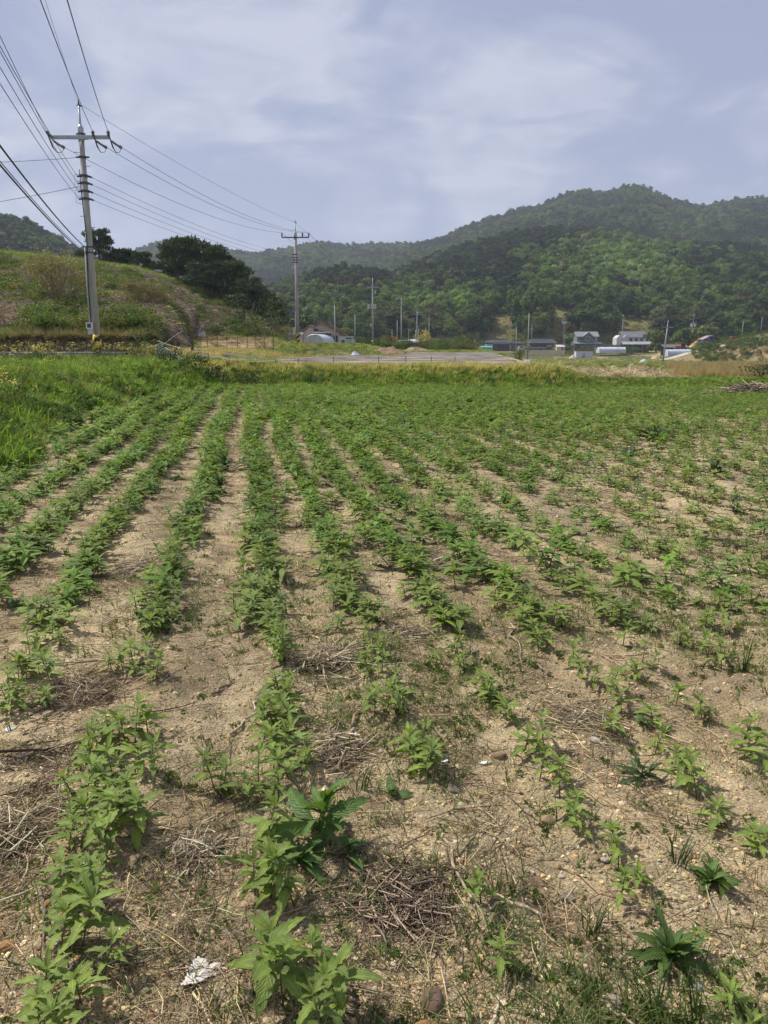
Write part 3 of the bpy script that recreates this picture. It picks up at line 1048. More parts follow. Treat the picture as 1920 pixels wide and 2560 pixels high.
weed('rosette_weed', 'small green rosette lying flat at the photo edge between rows', 'weed', 44, 1506, 14, 0.11, 0.34, (8, 50), DKG, 17, teeth=0.05)
weed('narrow_leaf_weed', 'dark narrow-leaved weed clump standing in the gap of dense rows', 'weed', 548, 1225, 40, 0.2, 0.22, (12, 80), (0.045, 0.10, 0.032), 18, up=0.12)
weed('narrow_leaf_weed', 'second dark weed clump just upslope of the narrow-leaved one', 'weed', 562, 1170, 36, 0.22, 0.22, (12, 80), (0.045, 0.10, 0.032), 19, up=0.12)
weed('small_weed', 'low weed patch in the furrow beside dark narrow-leaved clumps', 'weed', 445, 1195, 18, 0.16, 0.3, (12, 60), (0.055, 0.12, 0.03), 20)
weed('thistle_weed', 'spiky dark thistle among the sparse rows, larger one', 'weed', 1785, 1185, 30, 0.24, 0.17, (10, 70), (0.045, 0.085, 0.035), 21, up=0.1)
weed('thistle_weed', 'spiky dark thistle below the larger one, leaning stems', 'weed', 1835, 1275, 22, 0.18, 0.16, (10, 65), (0.05, 0.09, 0.035), 22, up=0.1)
weed('dark_weed', 'dark leafy weed among sparse rows near the field end', 'weed', 1640, 1098, 30, 0.42, 0.2, (14, 70), (0.04, 0.075, 0.035), 23, up=0.1)
weed('dark_weed', 'flat dark weed upslope of the pale furrow', 'weed', 1575, 1135, 22, 0.3, 0.2, (10, 50), (0.04, 0.08, 0.032), 24)
weed('curly_weed', 'small curled weed beside the dry straw on the sandy furrow', 'weed', 1610, 1800, 12, 0.08, 0.3, (10, 60), DKG, 25)
weed('small_weed', 'two-leaf sprout in the bare furrow below the straw nest', 'weed', 972, 1965, 6, 0.08, 0.42, (20, 70), (0.085, 0.15, 0.035), 26, teeth=0.02)

# ------------------------------------------------------------------ soil litter: straw, crumbs, seedlings
STALK = []
for i in range(5):
    m = MB(); rr_ = random.Random(60 + i)
    p = [Vector((-.5, 0, 0.0)), Vector((-.15, rr_.uniform(-.12, .12), 0.03)), Vector((.2, rr_.uniform(-.15, .15), rr_.uniform(0, .06))), Vector((.5, rr_.uniform(-.2, .2), 0.0))]
    m.tube(p, [0.011, 0.012, 0.011, 0.007], 4)
    STALK.append(m.mesh('stalk', M_STRAWT, True))


def pebble(seed, sub=1, rough=0.22, flat=0.7):
    bm = bmesh.new(); bmesh.ops.create_icosphere(bm, subdivisions=sub, radius=0.5)
    g = random.Random(seed)
    ax = [(Vector((g.gauss(0, 1), g.gauss(0, 1), g.gauss(0, 1))).normalized(), g.uniform(0.24, 0.42)) for _ in range(9)]
    for v in bm.verts:
        for a, d in ax:      # flat broken faces
            q = v.co.dot(a)
            if q > d:
                v.co -= a * (q - d) * 0.85
        v.co *= 1 + g.uniform(-rough, rough) * 0.25
        v.co.z *= flat
    me = bpy.data.meshes.new('pebble'); bm.to_mesh(me); bm.free()
    return me


CRUMB = []
M_CRUMB = leafy('soil_crumb', (1, 1, 1), tint=True, trans=0.0, var=0.2, rough=0.95, obj_var=0.2)
for i in range(4):
    me = pebble(70 + i); me.materials.append(M_CRUMB); CRUMB.append(me)


def in_field(n, y0, y1, xr=None, pw=1.0):
    """random spots on the field seen by the camera, denser near"""
    y = y0 * (y1 / y0) ** (rng.random(n) ** pw)
    px = rng.uniform(-120, 2040, n)
    x = (px - 960) / KH * y * (1.0 + 0.62 / np.maximum(y, 0.6))
    ok = (edge_x(y) - x < 0.0) & (x < 15)
    return x[ok], y[ok]


def furrow(x, y):
    """0 on a crop row, 1 between rows"""
    u = x * CA + y * SA
    r = np.array(ROWS)
    return np.clip(np.min(np.abs(u[:, None] - r[None]), axis=1) / 0.22, 0, 1)


x, y = in_field(48000, 1.15, 28)
k = rng.random(len(x)) < (0.62 + 0.38 * sst(2.5, 5, y)) * np.clip(0.14 + 0.95 * furrow(x, y) * sst(0.32, 0.54, fbm(x * 1.3 + 40, y * 1.0, 3)), 0, 1)
x, y = x[k], y[k]; n = len(x)
s = rng.uniform(0.05, 0.20, n) * (1 + 0.05 * y)
th = rng.uniform(0.32, 0.75, n) * (1 + 0.05 * y)
rot = zrot(n, 0.12)
scatter('straw_litter', STALK, on_ground(x, y, 0.004), rot, np.stack([s, s * th, s * th], -1), rng.integers(0, 5, n), jig(n, None, 0.25, [(.42, .33, .215), (.33, .25, .165), (.20, .15, .10), (.50, .41, .28), (.12, .09, .065), (.26, .2, .135)]),
        'loose dry straw and stem bits strewn over the furrows', 'straw')

x, y = in_field(52000, 1.1, 11, pw=1.15)
n = len(x)
s = 0.003 + 0.020 * rng.random(n) ** 4.0 + 0.0008 * y
scatter('soil_crumbs', CRUMB, on_ground(x, y, 0.001), zrot(n, 0.6), np.stack([s, s * 1.2, s * 0.8], -1), rng.integers(0, 4, n), jig(n, None, 0.2, [(.49, .385, .245), (.43, .33, .205), (.33, .25, .16), (.60, .50, .35), (.50, .36, .2)]),
        'gritty crumbs and tiny pebbles of the sandy field soil', 'soil crumbs')

SEED = [tuft(80 + i, 6, 0.06, 0.02, 0.0022, M_BLADE, 0.7, 3, 0.5) for i in range(4)] + [leaf_ball(90 + i, 16, 0.014, (0.028, 0.028, 0.006), M_BLADE, 0.003, 5, 0.6) for i in range(3)]
x, y = in_field(30000, 1.1, 28, pw=1.0)
px = 960 + KH * x / (y * (1 + 0.62 / y))
k = rng.random(len(x)) < np.clip(0.12 + 1.3 * sst(0.42, 0.58, fbm(x * 0.9 + 11, y * 0.9 + 2, 3)) * (0.45 + 0.65 * sst(700, 1400, px)), 0, 1)
x, y = x[k], y[k]; n = len(x)
s = rng.uniform(0.5, 1.3, n) * (1 + 0.04 * y)
scatter('grass_seedlings', SEED, on_ground(x, y), zrot(n, 0.15), np.stack([s, s, s], -1), rng.choice(7, n, p=[.2, .2, .2, .19, .07, .07, .07]), jig(n, None, 0.2, [(.125, .175, .055), (.105, .15, .05), (.15, .195, .06)]),
        'sparse grass seedlings and tiny weeds sprouting from the soil', 'seedlings')


# straw heaps
def straw_heap(label, px, py, rx, ry, hz, n, col, seed, cat='straw heap', long=0.28, ang=None, thick=0.0014, stumps=0):
    x0, y0 = G(px, py, 0.02)
    g = np.random.default_rng(seed)
    z0 = h1(x0, y0)
    r = np.abs(g.normal(0, 0.62, n)) * (1 + 0.35 * np.sin(3 * g.uniform(0, 6.283, n))); a = g.uniform(0, 6.283, n)
    r = r * (0.75 + 0.5 * fbm(np.cos(a) * 1.5 + seed, np.sin(a) * 1.5, 2))
    cx, cy = rx * r * np.cos(a), ry * r * np.sin(a)
    keep = (fbm((x0 + cx) * 7, (y0 + cy) * 7, 3) > 0.40) | (g.random(n) < 0.25)
    r, a, cx, cy = r[keep], a[keep], cx[keep], cy[keep]; n = len(r)
    gz = H(x0 + cx, y0 + cy) - z0
    cz = gz + g.random(n) * hz * 0.6 * np.exp(-1.5 * r * r) + 0.002
    L_ = long * g.uniform(0.2, 1.0, n)
    az = ang + g.normal(0, 0.85, n) if ang is not None else g.uniform(0, 6.283, n)
    tl = g.normal(0, 0.16, n); cv = g.normal(0, 0.35, n); cv2 = g.normal(0, 0.2, n)
    w = thick * np.exp(g.normal(0.15, 0.55, n))
    V = np.zeros((n, 4, 3, 3))
    for k in range(4):
        t = k / 3 - 0.5
        b = cv * (0.25 - t * t)
        p = np.stack([cx + L_ * (t * np.cos(az) - b * np.sin(az)), cy + L_ * (t * np.sin(az) + b * np.cos(az)), np.maximum(cz + L_ * (t * tl + cv2 * (0.25 - t * t) * 0.6), 0.001 + gz)], -1)
        for j in range(3):
            q = 2.094 * j
            V[:, k, j] = p + np.stack([-np.sin(az) * math.cos(q), np.cos(az) * math.cos(q), np.full(n, math.sin(q))], -1) * (w * (1 - 0.12 * k))[:, None]
    base = np.arange(n)[:, None, None] * 12
    F = np.array([[k * 3 + j, k * 3 + (j + 1) % 3, k * 3 + 3 + (j + 1) % 3, k * 3 + 3 + j] for k in range(3) for j in range(3)])[None] + base
    tone = np.repeat(np.array(col)[None] * g.choice([0.35, 0.6, 0.9, 1.2, 1.6, 2.1], n, p=[.18, .2, .22, .18, .14, .08])[:, None], 12, axis=0)
    me = npmesh('straw_heap', V.reshape(-1, 3), F.reshape(-1, 4), M_HEAP, col=np.clip(tone, 0, .7), smooth=True)
    o = link(bpy.data.objects.new('straw_heap', me))
    o.location = (x0, y0, z0)
    tag(o, label, cat)
    return o


def heap_mat():
    m, t, o = new_mat('straw_fibre')
    at = N(t, 'ShaderNodeAttribute', attribute_name='Col')
    tc = N(t, 'ShaderNodeTexCoord')
    n = N(t, 'ShaderNodeTexNoise', ins={'Scale': 40.0, 'Detail': 3.0}); t.links.new(tc.outputs['Object'], n.inputs['Vector'])
    rp = ramp(t, [(0.3, (0.75,) * 3), (0.7, (1.2,) * 3)]); t.links.new(n.outputs[0], rp.inputs[0])
    b = N(t, 'ShaderNodeBsdfPrincipled', ins={'Roughness': 0.8, 'Specular IOR Level': 0.25})
    t.links.new(mixc(t, at.outputs['Color'], rp.outputs[0], 1.0, 'MULTIPLY'), b.inputs['Base Color'])
    t.links.new(b.outputs[0], o.inputs[0])
    return m


M_HEAP = heap_mat()
TANS = (0.44, 0.345, 0.22); GRYS = (0.36, 0.28, 0.185); DRKS = (0.25, 0.185, 0.125)
straw_heap('round nest of dry straw with pale stubs between two crop rows', 810, 1650, 0.24, 0.22, 0.12, 714, TANS, 1, long=0.30)
straw_heap('dark rotting straw heap in the middle of the bare furrow near the lens', 1000, 2236, 0.25, 0.24, 0.05, 1054, DRKS, 2, long=0.17)
straw_heap('long drift of bent straw beside the row by the weedy bank side', 205, 1725, 0.30, 0.30, 0.06, 816, GRYS, 3, ang=0.9)
straw_heap('wide straw drift with pale stalks at the photo edge, near end', 45, 2060, 0.24, 0.34, 0.06, 884, TANS, 4, ang=0.7)
straw_heap('loose straw clump beside cream stones near the white scrap', 492, 2120, 0.11, 0.13, 0.04, 323, TANS, 5, long=0.16)
straw_heap('straw tangle across the sandy furrow above the white stone', 1468, 1785, 0.24, 0.17, 0.05, 561, TANS, 6, ang=-0.5)
straw_heap('dark straw mat at the foot of the sandy ridge in mid field', 1115, 1405, 0.22, 0.38, 0.06, 510, GRYS, 7)
straw_heap('straw pile just upslope of the bare sandy gap', 1022, 1568, 0.16, 0.13, 0.04, 340, GRYS, 8)
straw_heap('thin brown straw ring in the furrow beside the lower toothed weed', 850, 1850, 0.17, 0.22, 0.03, 442, GRYS, 9)
straw_heap('straw patch by stones between the two nearest left rows', 85, 1890, 0.2, 0.2, 0.04, 391, DRKS, 10)
straw_heap('dry straw spread along the furrow, upper left of the field', 330, 1420, 0.16, 0.5, 0.03, 340, GRYS, 14, long=0.3)
straw_heap('dead brushwood and straw heaped on the earth bank at field end', 1880, 985, 1.7, 1.0, 0.55, 714, (0.24, 0.185, 0.13), 15, long=1.3, thick=0.011)
straw_heap('low straw windrow along the field end by the green verge', 1690, 990, 1.9, 0.5, 0.14, 442, (0.3, 0.24, 0.16), 16, long=0.7, thick=0.009)


def stick(label, a, b, r, col, seed, z=0.015, name='dry_stalk', cat='stalk'):
    (x0, y0), (x1, y1) = G(*a, z), G(*b, z)
    rr = random.Random(seed)
    A = Vector((x0, y0, h1(x0, y0) + r * 0.9)); B = Vector((x1, y1, h1(x1, y1) + r * 0.9))
    pts = []
    d = (B - A); pr = Vector((-d.y, d.x, 0)).normalized()
    for i in range(7):
        t = i / 6
        pts.append(A.lerp(B, t) - A + pr * rr.gauss(0, 0.035) * d.length * (1 if 0 < i < 6 else 0) + Vector((0, 0, rr.uniform(0, r))))
    m = MB(); m.tube(pts, [r * rr.uniform(0.8, 1.1) * (1 - 0.35 * i / 6) for i in range(7)], 7)
    o = m.build(name, plain('stalk_%d' % seed, col, 0.85, 0.45, 30, bump=0.4, bscale=90, stretch=(1, 1, 1)), smooth=True)
    o.location = A
    tag(o, label, cat)


PALE = (0.56, 0.44, 0.28)
stick('pale broken stalk lying on bare soil beside the dark straw heap', (1232, 2243), (1366, 2268), 0.009, PALE, 1)
stick('thin pale stalk crossing the thick broken one', (1215, 2275), (1296, 2226), 0.005, PALE, 2)
stick('long curved brown stalk along the edge of the dark straw heap', (1098, 2093), (1220, 2325), 0.0055, (0.33, 0.25, 0.16), 3)
stick('grey dead twig standing along the row at the photo edge', (95, 2212), (118, 2382), 0.006, (0.16, 0.12, 0.09), 4)
stick('pale straight stalk leaning into the middle crop row', (576, 1822), (672, 1728), 0.008, (0.42, 0.35, 0.25), 5)
stick('short brown branch piece on sandy soil between rows', (529, 1724), (586, 1688), 0.010, (0.24, 0.18, 0.12), 6)
stick('forked pale stub poking out of the straw nest, longer one', (797, 1615), (857, 1556), 0.009, PALE, 7, z=0.09)
stick('thin pale stub poking out of the straw nest, upright one', (781, 1545), (799, 1615), 0.007, PALE, 8, z=0.09)
stick('brown root stub below the straw nest', (880, 1805), (912, 1745), 0.010, (0.27, 0.2, 0.13), 9)
stick('bleached root piece beside the brown root stub', (884, 1812), (900, 1845), 0.008, (0.36, 0.29, 0.21), 10)
stick('pale flat straw stalk at the near edge by the yellow stone', (1232, 2560), (1245, 2490), 0.006, (0.42, 0.34, 0.23), 11)
stick('thin straw stalk lying across soil near the white scrap', (480, 2470), (540, 2560), 0.004, PALE, 12)
stick('long brown stalk sweeping past the white scrap', (540, 2520), (690, 2370), 0.004, (0.24, 0.18, 0.12), 13)
stick('grey curved twig on soil left of the dark straw heap', (825, 2205), (862, 2165), 0.006, (0.14, 0.105, 0.08), 14)
stick('thin dark stalk over the sandy ridge beside the outer row', (1330, 1640), (1380, 1690), 0.006, (0.24, 0.18, 0.13), 15)
stick('pale reed stalk on sandy furrow above the straw tangle', (1275, 1548), (1305, 1655), 0.005, (0.35, 0.28, 0.2), 16)
stick('brown stem across soil near the outer thin row', (1840, 2200), (1905, 2240), 0.004, (0.3, 0.23, 0.15), 17)
stick('pale straw on bare soil below the dock', (1762, 2472), (1830, 2485), 0.004, PALE, 18)
stick('bent straw beside the grey pebble in the bare corner', (1520, 2490), (1595, 2550), 0.005, (0.36, 0.28, 0.18), 19)

# stones
M_STONE = {}


def stone(px, py, size, col, label, seed, flat=0.7, group=None):
    x, y = G(px, py, size * 0.3)
    me = pebble(300 + seed, 3, 0.3, flat * 0.8)
    c = tuple(round(q, 2) for q in col)
    if c not in M_STONE:
        M_STONE[c] = plain('stone_%d' % len(M_STONE), col, 0.85, 0.28, 22, bump=0.7, bscale=110)
    me.materials.append(M_STONE[c])
    me.polygons.foreach_set('use_smooth', [True] * len(me.polygons))
    o = bpy.data.objects.new('stone', me)
    rr = random.Random(seed)
    o.location = (x, y, h1(x, y) + size * 0.06)
    o.rotation_euler = (rr.uniform(-.2, .2), rr.uniform(-.2, .2), rr.uniform(0, 6.28))
    o.scale = (size * 1.15, size * 0.95, size)
    link(o)
    tag(o, label, 'stone', group)


CREAM = (0.60, 0.48, 0.31); TAN = (0.48, 0.335, 0.185); ORNG = (0.48, 0.26, 0.10); GREY = (0.30, 0.25, 0.19); WHT = (0.66, 0.57, 0.44); BRN = (0.235, 0.15, 0.095)
for i, (px, py, sz, c, lb) in enumerate((
        (1368, 2042, .062, TAN, 'angular tan stone on bare soil beside a thin crop row'),
        (1085, 2485, .072, BRN, 'rounded dark brown stone at the near edge, bigger than its neighbours'),
        (1068, 2548, .075, ORNG, 'yellow-tan stone just below the rounded dark brown one'),
        (443, 2112, .052, CREAM, 'smooth cream stone beside the loose straw clump'),
        (456, 2058, .056, TAN, 'blocky tan stone upslope of the smooth cream stone'),
        (464, 2013, .042, CREAM, 'cream stone topmost of three by the straw clump'),
        (401, 2066, .036, TAN, 'flat tan stone beside the blocky tan one'),
        (122, 2258, .034, ORNG, 'orange pebble beside the grey dead twig'),
        (14, 2356, .065, ORNG, 'orange stone cut by the photo edge near the twig'),
        (872, 1553, .055, (0.36, 0.26, 0.15), 'brown round stone behind the straw nest'),
        (1011, 1514, .05, TAN, 'tan stone upslope of the straw pile'),
        (985, 1525, .03, CREAM, 'small cream stone next to the tan one by the straw pile'),
        (1146, 1812, .04, ORNG, 'orange stone on the sandy gap by a lone plant'),
        (1113, 1768, .05, TAN, 'pinkish tan stone upslope of the orange stone'),
        (863, 1822, .065, (0.33, 0.27, 0.19), 'large grey-brown stone beside the brown root stub'),
        (1101, 1818, .035, TAN, 'small tan stone left beside the orange stone'),
        (1134, 1965, .05, GREY, 'grey flat stone at the edge of the weedy bare patch'),
        (933, 1842, .034, GREY, 'dark grey pebble in the middle bare furrow'),
        (1486, 1850, .052, WHT, 'white stone below the straw tangle on the sandy furrow'),
        (1248, 1868, .056, TAN, 'tan stone at the foot of a leafy plant in mid field'),
        (1666, 1710, .03, WHT, 'small white stone between two outer rows'),
        (1793, 1722, .035, CREAM, 'pale stone beside an outer row plant'),
        (116, 1778, .055, CREAM, 'cream stone on the long straw drift'),
        (150, 1920, .045, ORNG, 'orange-tan stone at the straw patch between rows'),
        (85, 1912, .035, TAN, 'tan stone next to the orange-tan one in straw'),
        (525, 1868, .04, TAN, 'tan upright stone beside a small sprout'),
        (550, 1445, .05, WHT, 'white stone in the furrow by the middle row'),
        (749, 1381, .055, CREAM, 'flat cream stone on sand strip of mid field'),
        (336, 1445, .04, CREAM, 'cream pebble by the second row of dense plants'),
        (180, 1495, .045, ORNG, 'orange-tan pebble at the row side in the upper field'),
        (1422, 2218, .05, GREY, 'grey stone half sunk in bare soil'),
        (1747, 2453, .032, (0.33, 0.36, 0.33), 'bluish grey pebble below the dock'),
        (1535, 2484, .05, (0.50, 0.38, 0.30), 'pinkish stone in the bare corner'),
        (1405, 2172, .028, WHT, 'small white pebble on the bare soil'),
        (1443, 2428, .03, (0.45, 0.44, 0.4), 'pale grey pebble in the bare corner'),
        (950, 2442, .024, GREY, 'slim grey pebble beside the near crop clump'),
        (1515, 2150, .03, WHT, 'whitish shard by the thin crop plants'),
        (1318, 2020, .025, WHT, 'thin white shard on soil beside a sprout'),
        (62, 1893, .05, (0.2, 0.2, 0.2), 'dark grey flat stone at the photo edge in straw'),
        (1690, 1008, .3, (0.45, 0.37, 0.26), 'tan boulder at the end of the field'),
        (1878, 1022, .34, (0.42, 0.34, 0.22), 'tan boulder under the brushwood heap'))):
    stone(px, py, sz, c, lb, i)
rr_ = random.Random(77)
PEB = [(c_, 'small %s pebble lying loose on the field soil' % n_) for c_, n_ in ((CREAM, 'cream'), (TAN, 'tan'), (ORNG, 'orange-tan'), (WHT, 'whitish'), (GREY, 'grey'))]
for i in range(46):
    px = rr_.uniform(0, 1900); py = rr_.uniform(1450, 2540)
    x_, y_ = G(px, py)
    if edge_x(y_) - x_ > -0.3:
        continue
    stone(px, py, rr_.uniform(0.012, 0.026), *PEB[i % 5], 100 + i, group='small pebbles on the soil')


# torn white film
def scrap(label, px, py, size, col, seed):
    x, y = G(px, py, 0.01)
    rr = np.random.default_rng(seed)
    n = 22
    gx, gy = np.meshgrid(np.linspace(-1, 1, n), np.linspace(-1, 1, n))
    ang = np.arctan2(gy, gx); rad = np.hypot(gx, gy)
    lim = 0.84 + 0.12 * np.sin(ang * 3 + seed) + 0.08 * np.sin(ang * 7 + 2) - 0.35 * np.exp(-((ang - 0.9) / 0.25) ** 2)
    keep = rad < lim
    z = 0.42 * (fbm(gx * 1.8 + seed, gy * 1.8, 4) - 0.25)
    v = np.stack([gx * 1.15, gy * 0.75 - 0.25 * gx * gy, z], -1).reshape(-1, 3) * size
    f = [(i * n + j, i * n + j + 1, (i + 1) * n + j + 1, (i + 1) * n + j) for i in range(n - 1) for j in range(n - 1) if keep[i, j] and keep[i + 1, j] and keep[i, j + 1] and keep[i + 1, j + 1]]
    me = npmesh('plastic_scrap', v, np.array(f), plain('film_%d' % seed, col, 0.45, 0.12, 9), smooth=True)
    o = link(bpy.data.objects.new('plastic_scrap', me))
    sd = o.modifiers.new('thick', 'SOLIDIFY'); sd.thickness = 0.0012
    o.location = (x, y, h1(x, y) + 0.004)
    o.rotation_euler = (0, 0, 0.4)
    tag(o, label, 'plastic scrap')


scrap('torn crumpled white plastic scrap on the soil between the two nearest rows', 510, 2425, 0.06, (0.58, 0.53, 0.46), 3)
scrap('small white paper bit on soil beside the lone leafy plant', 1110, 1895, 0.022, (0.75, 0.74, 0.72), 5)
scrap('white film shred by weeds in the bare patch', 1210, 1893, 0.018, (0.8, 0.8, 0.8), 6)
scrap('grey film shred lying in straw near the photo edge', 28, 1822, 0.03, (0.5, 0.5, 0.52), 8)


def tuft_thing(label, px, py, n, h, seed, col, w=0.003, spread=0.05):
    x, y = G(px, py, 0.0)
    t = tuft(seed, n, h, spread, w, leafy('blade_%d' % seed, col, trans=0.3, scale=30), 0.4, 4, 0.25)
    o = link(bpy.data.objects.new('grass_tuft', t))
    o.location = (x, y, h1(x, y))
    tag(o, label, 'grass tuft')


for i, (px, py, n, h, lb) in enumerate(((1285, 2228, 9, .16, 'upright grass tuft beside the pale broken stalk'), (1480, 2320, 18, .13, 'low grass tuft beside the half-sunk grey stone'), (1690, 2165, 16, .13, 'grass tuft next to the spoon-leaved weed'),
                                        (1640, 2520, 18, .15, 'grass tuft at the near edge below the dock'), (1740, 2550, 16, .14, 'grass tuft near the lower corner of bare soil'), (900, 1960, 18, .13, 'fine grass tuft at the side of the tall toothed weed'),
                                        (1860, 1680, 14, .22, 'tall thin grass tuft among outer rows'), (1500, 2470, 12, .09, 'short grass tuft beside the pinkish stone'))):
    tuft_thing(lb, px, py, n, h, 500 + i, (0.055, 0.09, 0.03))


# ------------------------------------------------------------------ weedy bank, verges, hillside cover
GT = [tuft(600 + i, 16, 0.36, 0.2, 0.011, M_BLADE, 0.6, 3, 0.3) for i in range(4)]
LW = [leaf_ball(620 + i, 70, 0.06, (0.15, 0.15, 0.15), M_BLADE, 0.02, 6, 0.5) for i in range(3)]
DRY = [tuft(640 + i, 18, 0.42, 0.2, 0.010, M_BLADE, 0.5, 3, 0.4) for i in range(3)]
SHR = [leaf_ball(660 + i, 380, 0.10, (0.62, 0.62, 0.5), M_BLADE, 0.02, 8, 0.5) for i in range(4)]


def tangle(seed, n=46, r=0.8, h=0.55):
    g = random.Random(seed)
    m = MB()
    for i in range(n):
        a = g.uniform(0, 6.28); q = r * g.random() ** 0.5
        p0 = Vector((math.cos(a) * q, math.sin(a) * q, g.uniform(0, h * (1 - q / r * 0.7))))
        d = Vector((g.gauss(0, 1), g.gauss(0, 1), g.gauss(0, 0.5))).normalized() * g.uniform(0.25, 0.8)
        k = Vector((g.gauss(0, .12), g.gauss(0, .12), -0.1))
        m.tube([p0, p0 + d * 0.5 + Vector((0, 0, .06)), p0 + d + k], [0.022, 0.019, 0.009], 3, cap=False)
    return m.mesh('tangle', M_STRAWT)


TNG = [tangle(680 + i) for i in range(3)]


def flower(seed):
    g = random.Random(seed)
    m = MB(); hs = MB()
    for i in range(5):
        x, y = g.gauss(0, .09), g.gauss(0, .09); h = g.uniform(0.28, 0.5)
        m.tube([(x * .4, y * .4, 0), (x, y, h)], [0.004, 0.003], 3, cap=False)
        for k in range(5):
            cx, cy, cz = x + g.gauss(0, .022), y + g.gauss(0, .022), h + g.uniform(-.05, .03)
            r = g.uniform(0.008, 0.014)
            n = 5
            vs = [(cx + r * math.cos(6.283 * q / n), cy + r * math.sin(6.283 * q / n), cz + g.uniform(-.004, .004)) for q in range(n)]
            hs.add(vs, [tuple(range(n))])
    me = bpy.data.meshes.new('flower')
    me.from_pydata(m.v + hs.v, [], m.f + [tuple(i + len(m.v) for i in f) for f in hs.f])
    me.materials.append(M_STEM); me.materials.append(plain('yellow_petal', (0.72, 0.56, 0.03), 0.6))
    for i, p in enumerate(me.polygons):
        p.material_index = 0 if i < len(m.f) else 1
    return me


FLW = [flower(700 + i) for i in range(3)]


def polar(n, px0, px1, d0, d1):
    y = d0 * (d1 / d0) ** rng.random(n)
    px = rng.uniform(px0, px1, n)
    return (px - 960) / KH * y * (1 + 0.62 / y), y, px


GREENS = [(.20, .32, .06), (.17, .28, .058), (.24, .34, .075), (.14, .23, .055), (.27, .33, .10)]
DARKG = [(.090, .150, .040), (.105, .165, .042), (.070, .120, .036)]
x, y, px = polar(34000, -160, 700, 5.5, 46)
e = edge_x(y) - x
ok = (e > 0.05 + 0.3 * rng.random(len(x))) & (e < 12) & ~((y > 40.2) & (y < 47.5) & (e > 5)) & (y < 45)
ok &= ~((y > 30) & (x > -4.5))
x, y, e = x[ok], y[ok], e[ok]; n = len(x)
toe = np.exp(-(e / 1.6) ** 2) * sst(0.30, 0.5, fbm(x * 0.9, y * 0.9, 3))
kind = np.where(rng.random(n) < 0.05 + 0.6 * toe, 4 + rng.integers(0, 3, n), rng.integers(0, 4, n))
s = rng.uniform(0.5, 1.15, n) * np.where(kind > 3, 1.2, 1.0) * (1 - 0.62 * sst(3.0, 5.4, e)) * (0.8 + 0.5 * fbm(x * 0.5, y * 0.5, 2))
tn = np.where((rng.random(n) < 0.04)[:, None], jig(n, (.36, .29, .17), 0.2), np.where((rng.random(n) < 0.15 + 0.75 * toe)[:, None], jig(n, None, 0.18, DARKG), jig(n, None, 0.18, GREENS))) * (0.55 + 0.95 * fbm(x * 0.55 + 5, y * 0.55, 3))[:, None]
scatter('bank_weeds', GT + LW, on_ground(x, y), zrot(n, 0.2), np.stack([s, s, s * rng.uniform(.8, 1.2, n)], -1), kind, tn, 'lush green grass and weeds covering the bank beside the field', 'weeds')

x, y, px = polar(2800, -120, 480, 14, 42)
e = edge_x(y) - x
ok = (e > 1.2) & (e < 7.2) & (fbm(x * 0.45 + 8, y * 0.45, 3) > 0.47) & (y < 40) & (rng.random(len(x)) < 0.15 + 0.85 * sst(3.0, 5.5, e))
x, y = x[ok], y[ok]; n = len(x)
scatter('yellow_flowers', FLW, on_ground(x, y), zrot(n, 0.15), uni(n, 1.0, 1.6), rng.integers(0, 3, n), np.ones((n, 3)), 'small yellow wild flowers dotted over the green bank', 'flowers')

# verge and terrace face beyond the field
x, y, px = polar(26000, 430, 2020, 29.4, 42)
w = sst(0, 3.0, x - xb(y))
ok = (x > -8) & (edge_x(y) - x < 3.0) & (y > 29.7 + 0.5 * rng.random(len(x)) - 0.5 * sst(4, 14, x))
ok &= ((w > 0.5) & (y < 37.5)) | ((w <= 0.5) & ((y < 35.2) | (px < 700)))
ok &= ~((w > 0.5) & (y > 39.5) & (rng.random(len(x)) < 0.6))
x, y, w = x[ok], y[ok], w[ok]; n = len(x)
dry = sst(31.4, 33.4, y + 1.6 * (fbm(x * 0.5, y * 0.5, 3) - 0.45)) * (1 - w) * (0.55 + 0.45 * sst(0.3, 0.5, fbm(x * 0.25 + 2, y * 0.25, 2)))
isdry = rng.random(n) < 0.93 * dry + 0.06
rd = rng.random(n)
kind = np.where(isdry, 7 + rng.integers(0, 3, n), np.where(rd < 0.25, 4 + rng.integers(0, 3, n), rng.integers(0, 4, n)))
s = rng.uniform(0.6, 1.15, n) * (0.65 + 0.75 * fbm(x * 0.6, y * 0.6, 3))
s = s * (0.85 - 0.38 * w)
td = jig(n, None, 0.2, [(.52, .43, .21), (.47, .39, .22), (.56, .47, .27), (.40, .35, .15)])
tg = jig(n, None, 0.2, GREENS + DARKG) * (0.5 + 1.0 * fbm(x * 0.6 + 5, y * 0.6, 3))[:, None]
scatter('verge_grass', GT + LW + DRY, on_ground(x, y), zrot(n, 0.15), np.stack([s, s, s], -1), kind, np.where(isdry[:, None], td, tg), 'green grass with yellow dry grass along the terrace beyond the field', 'grass')

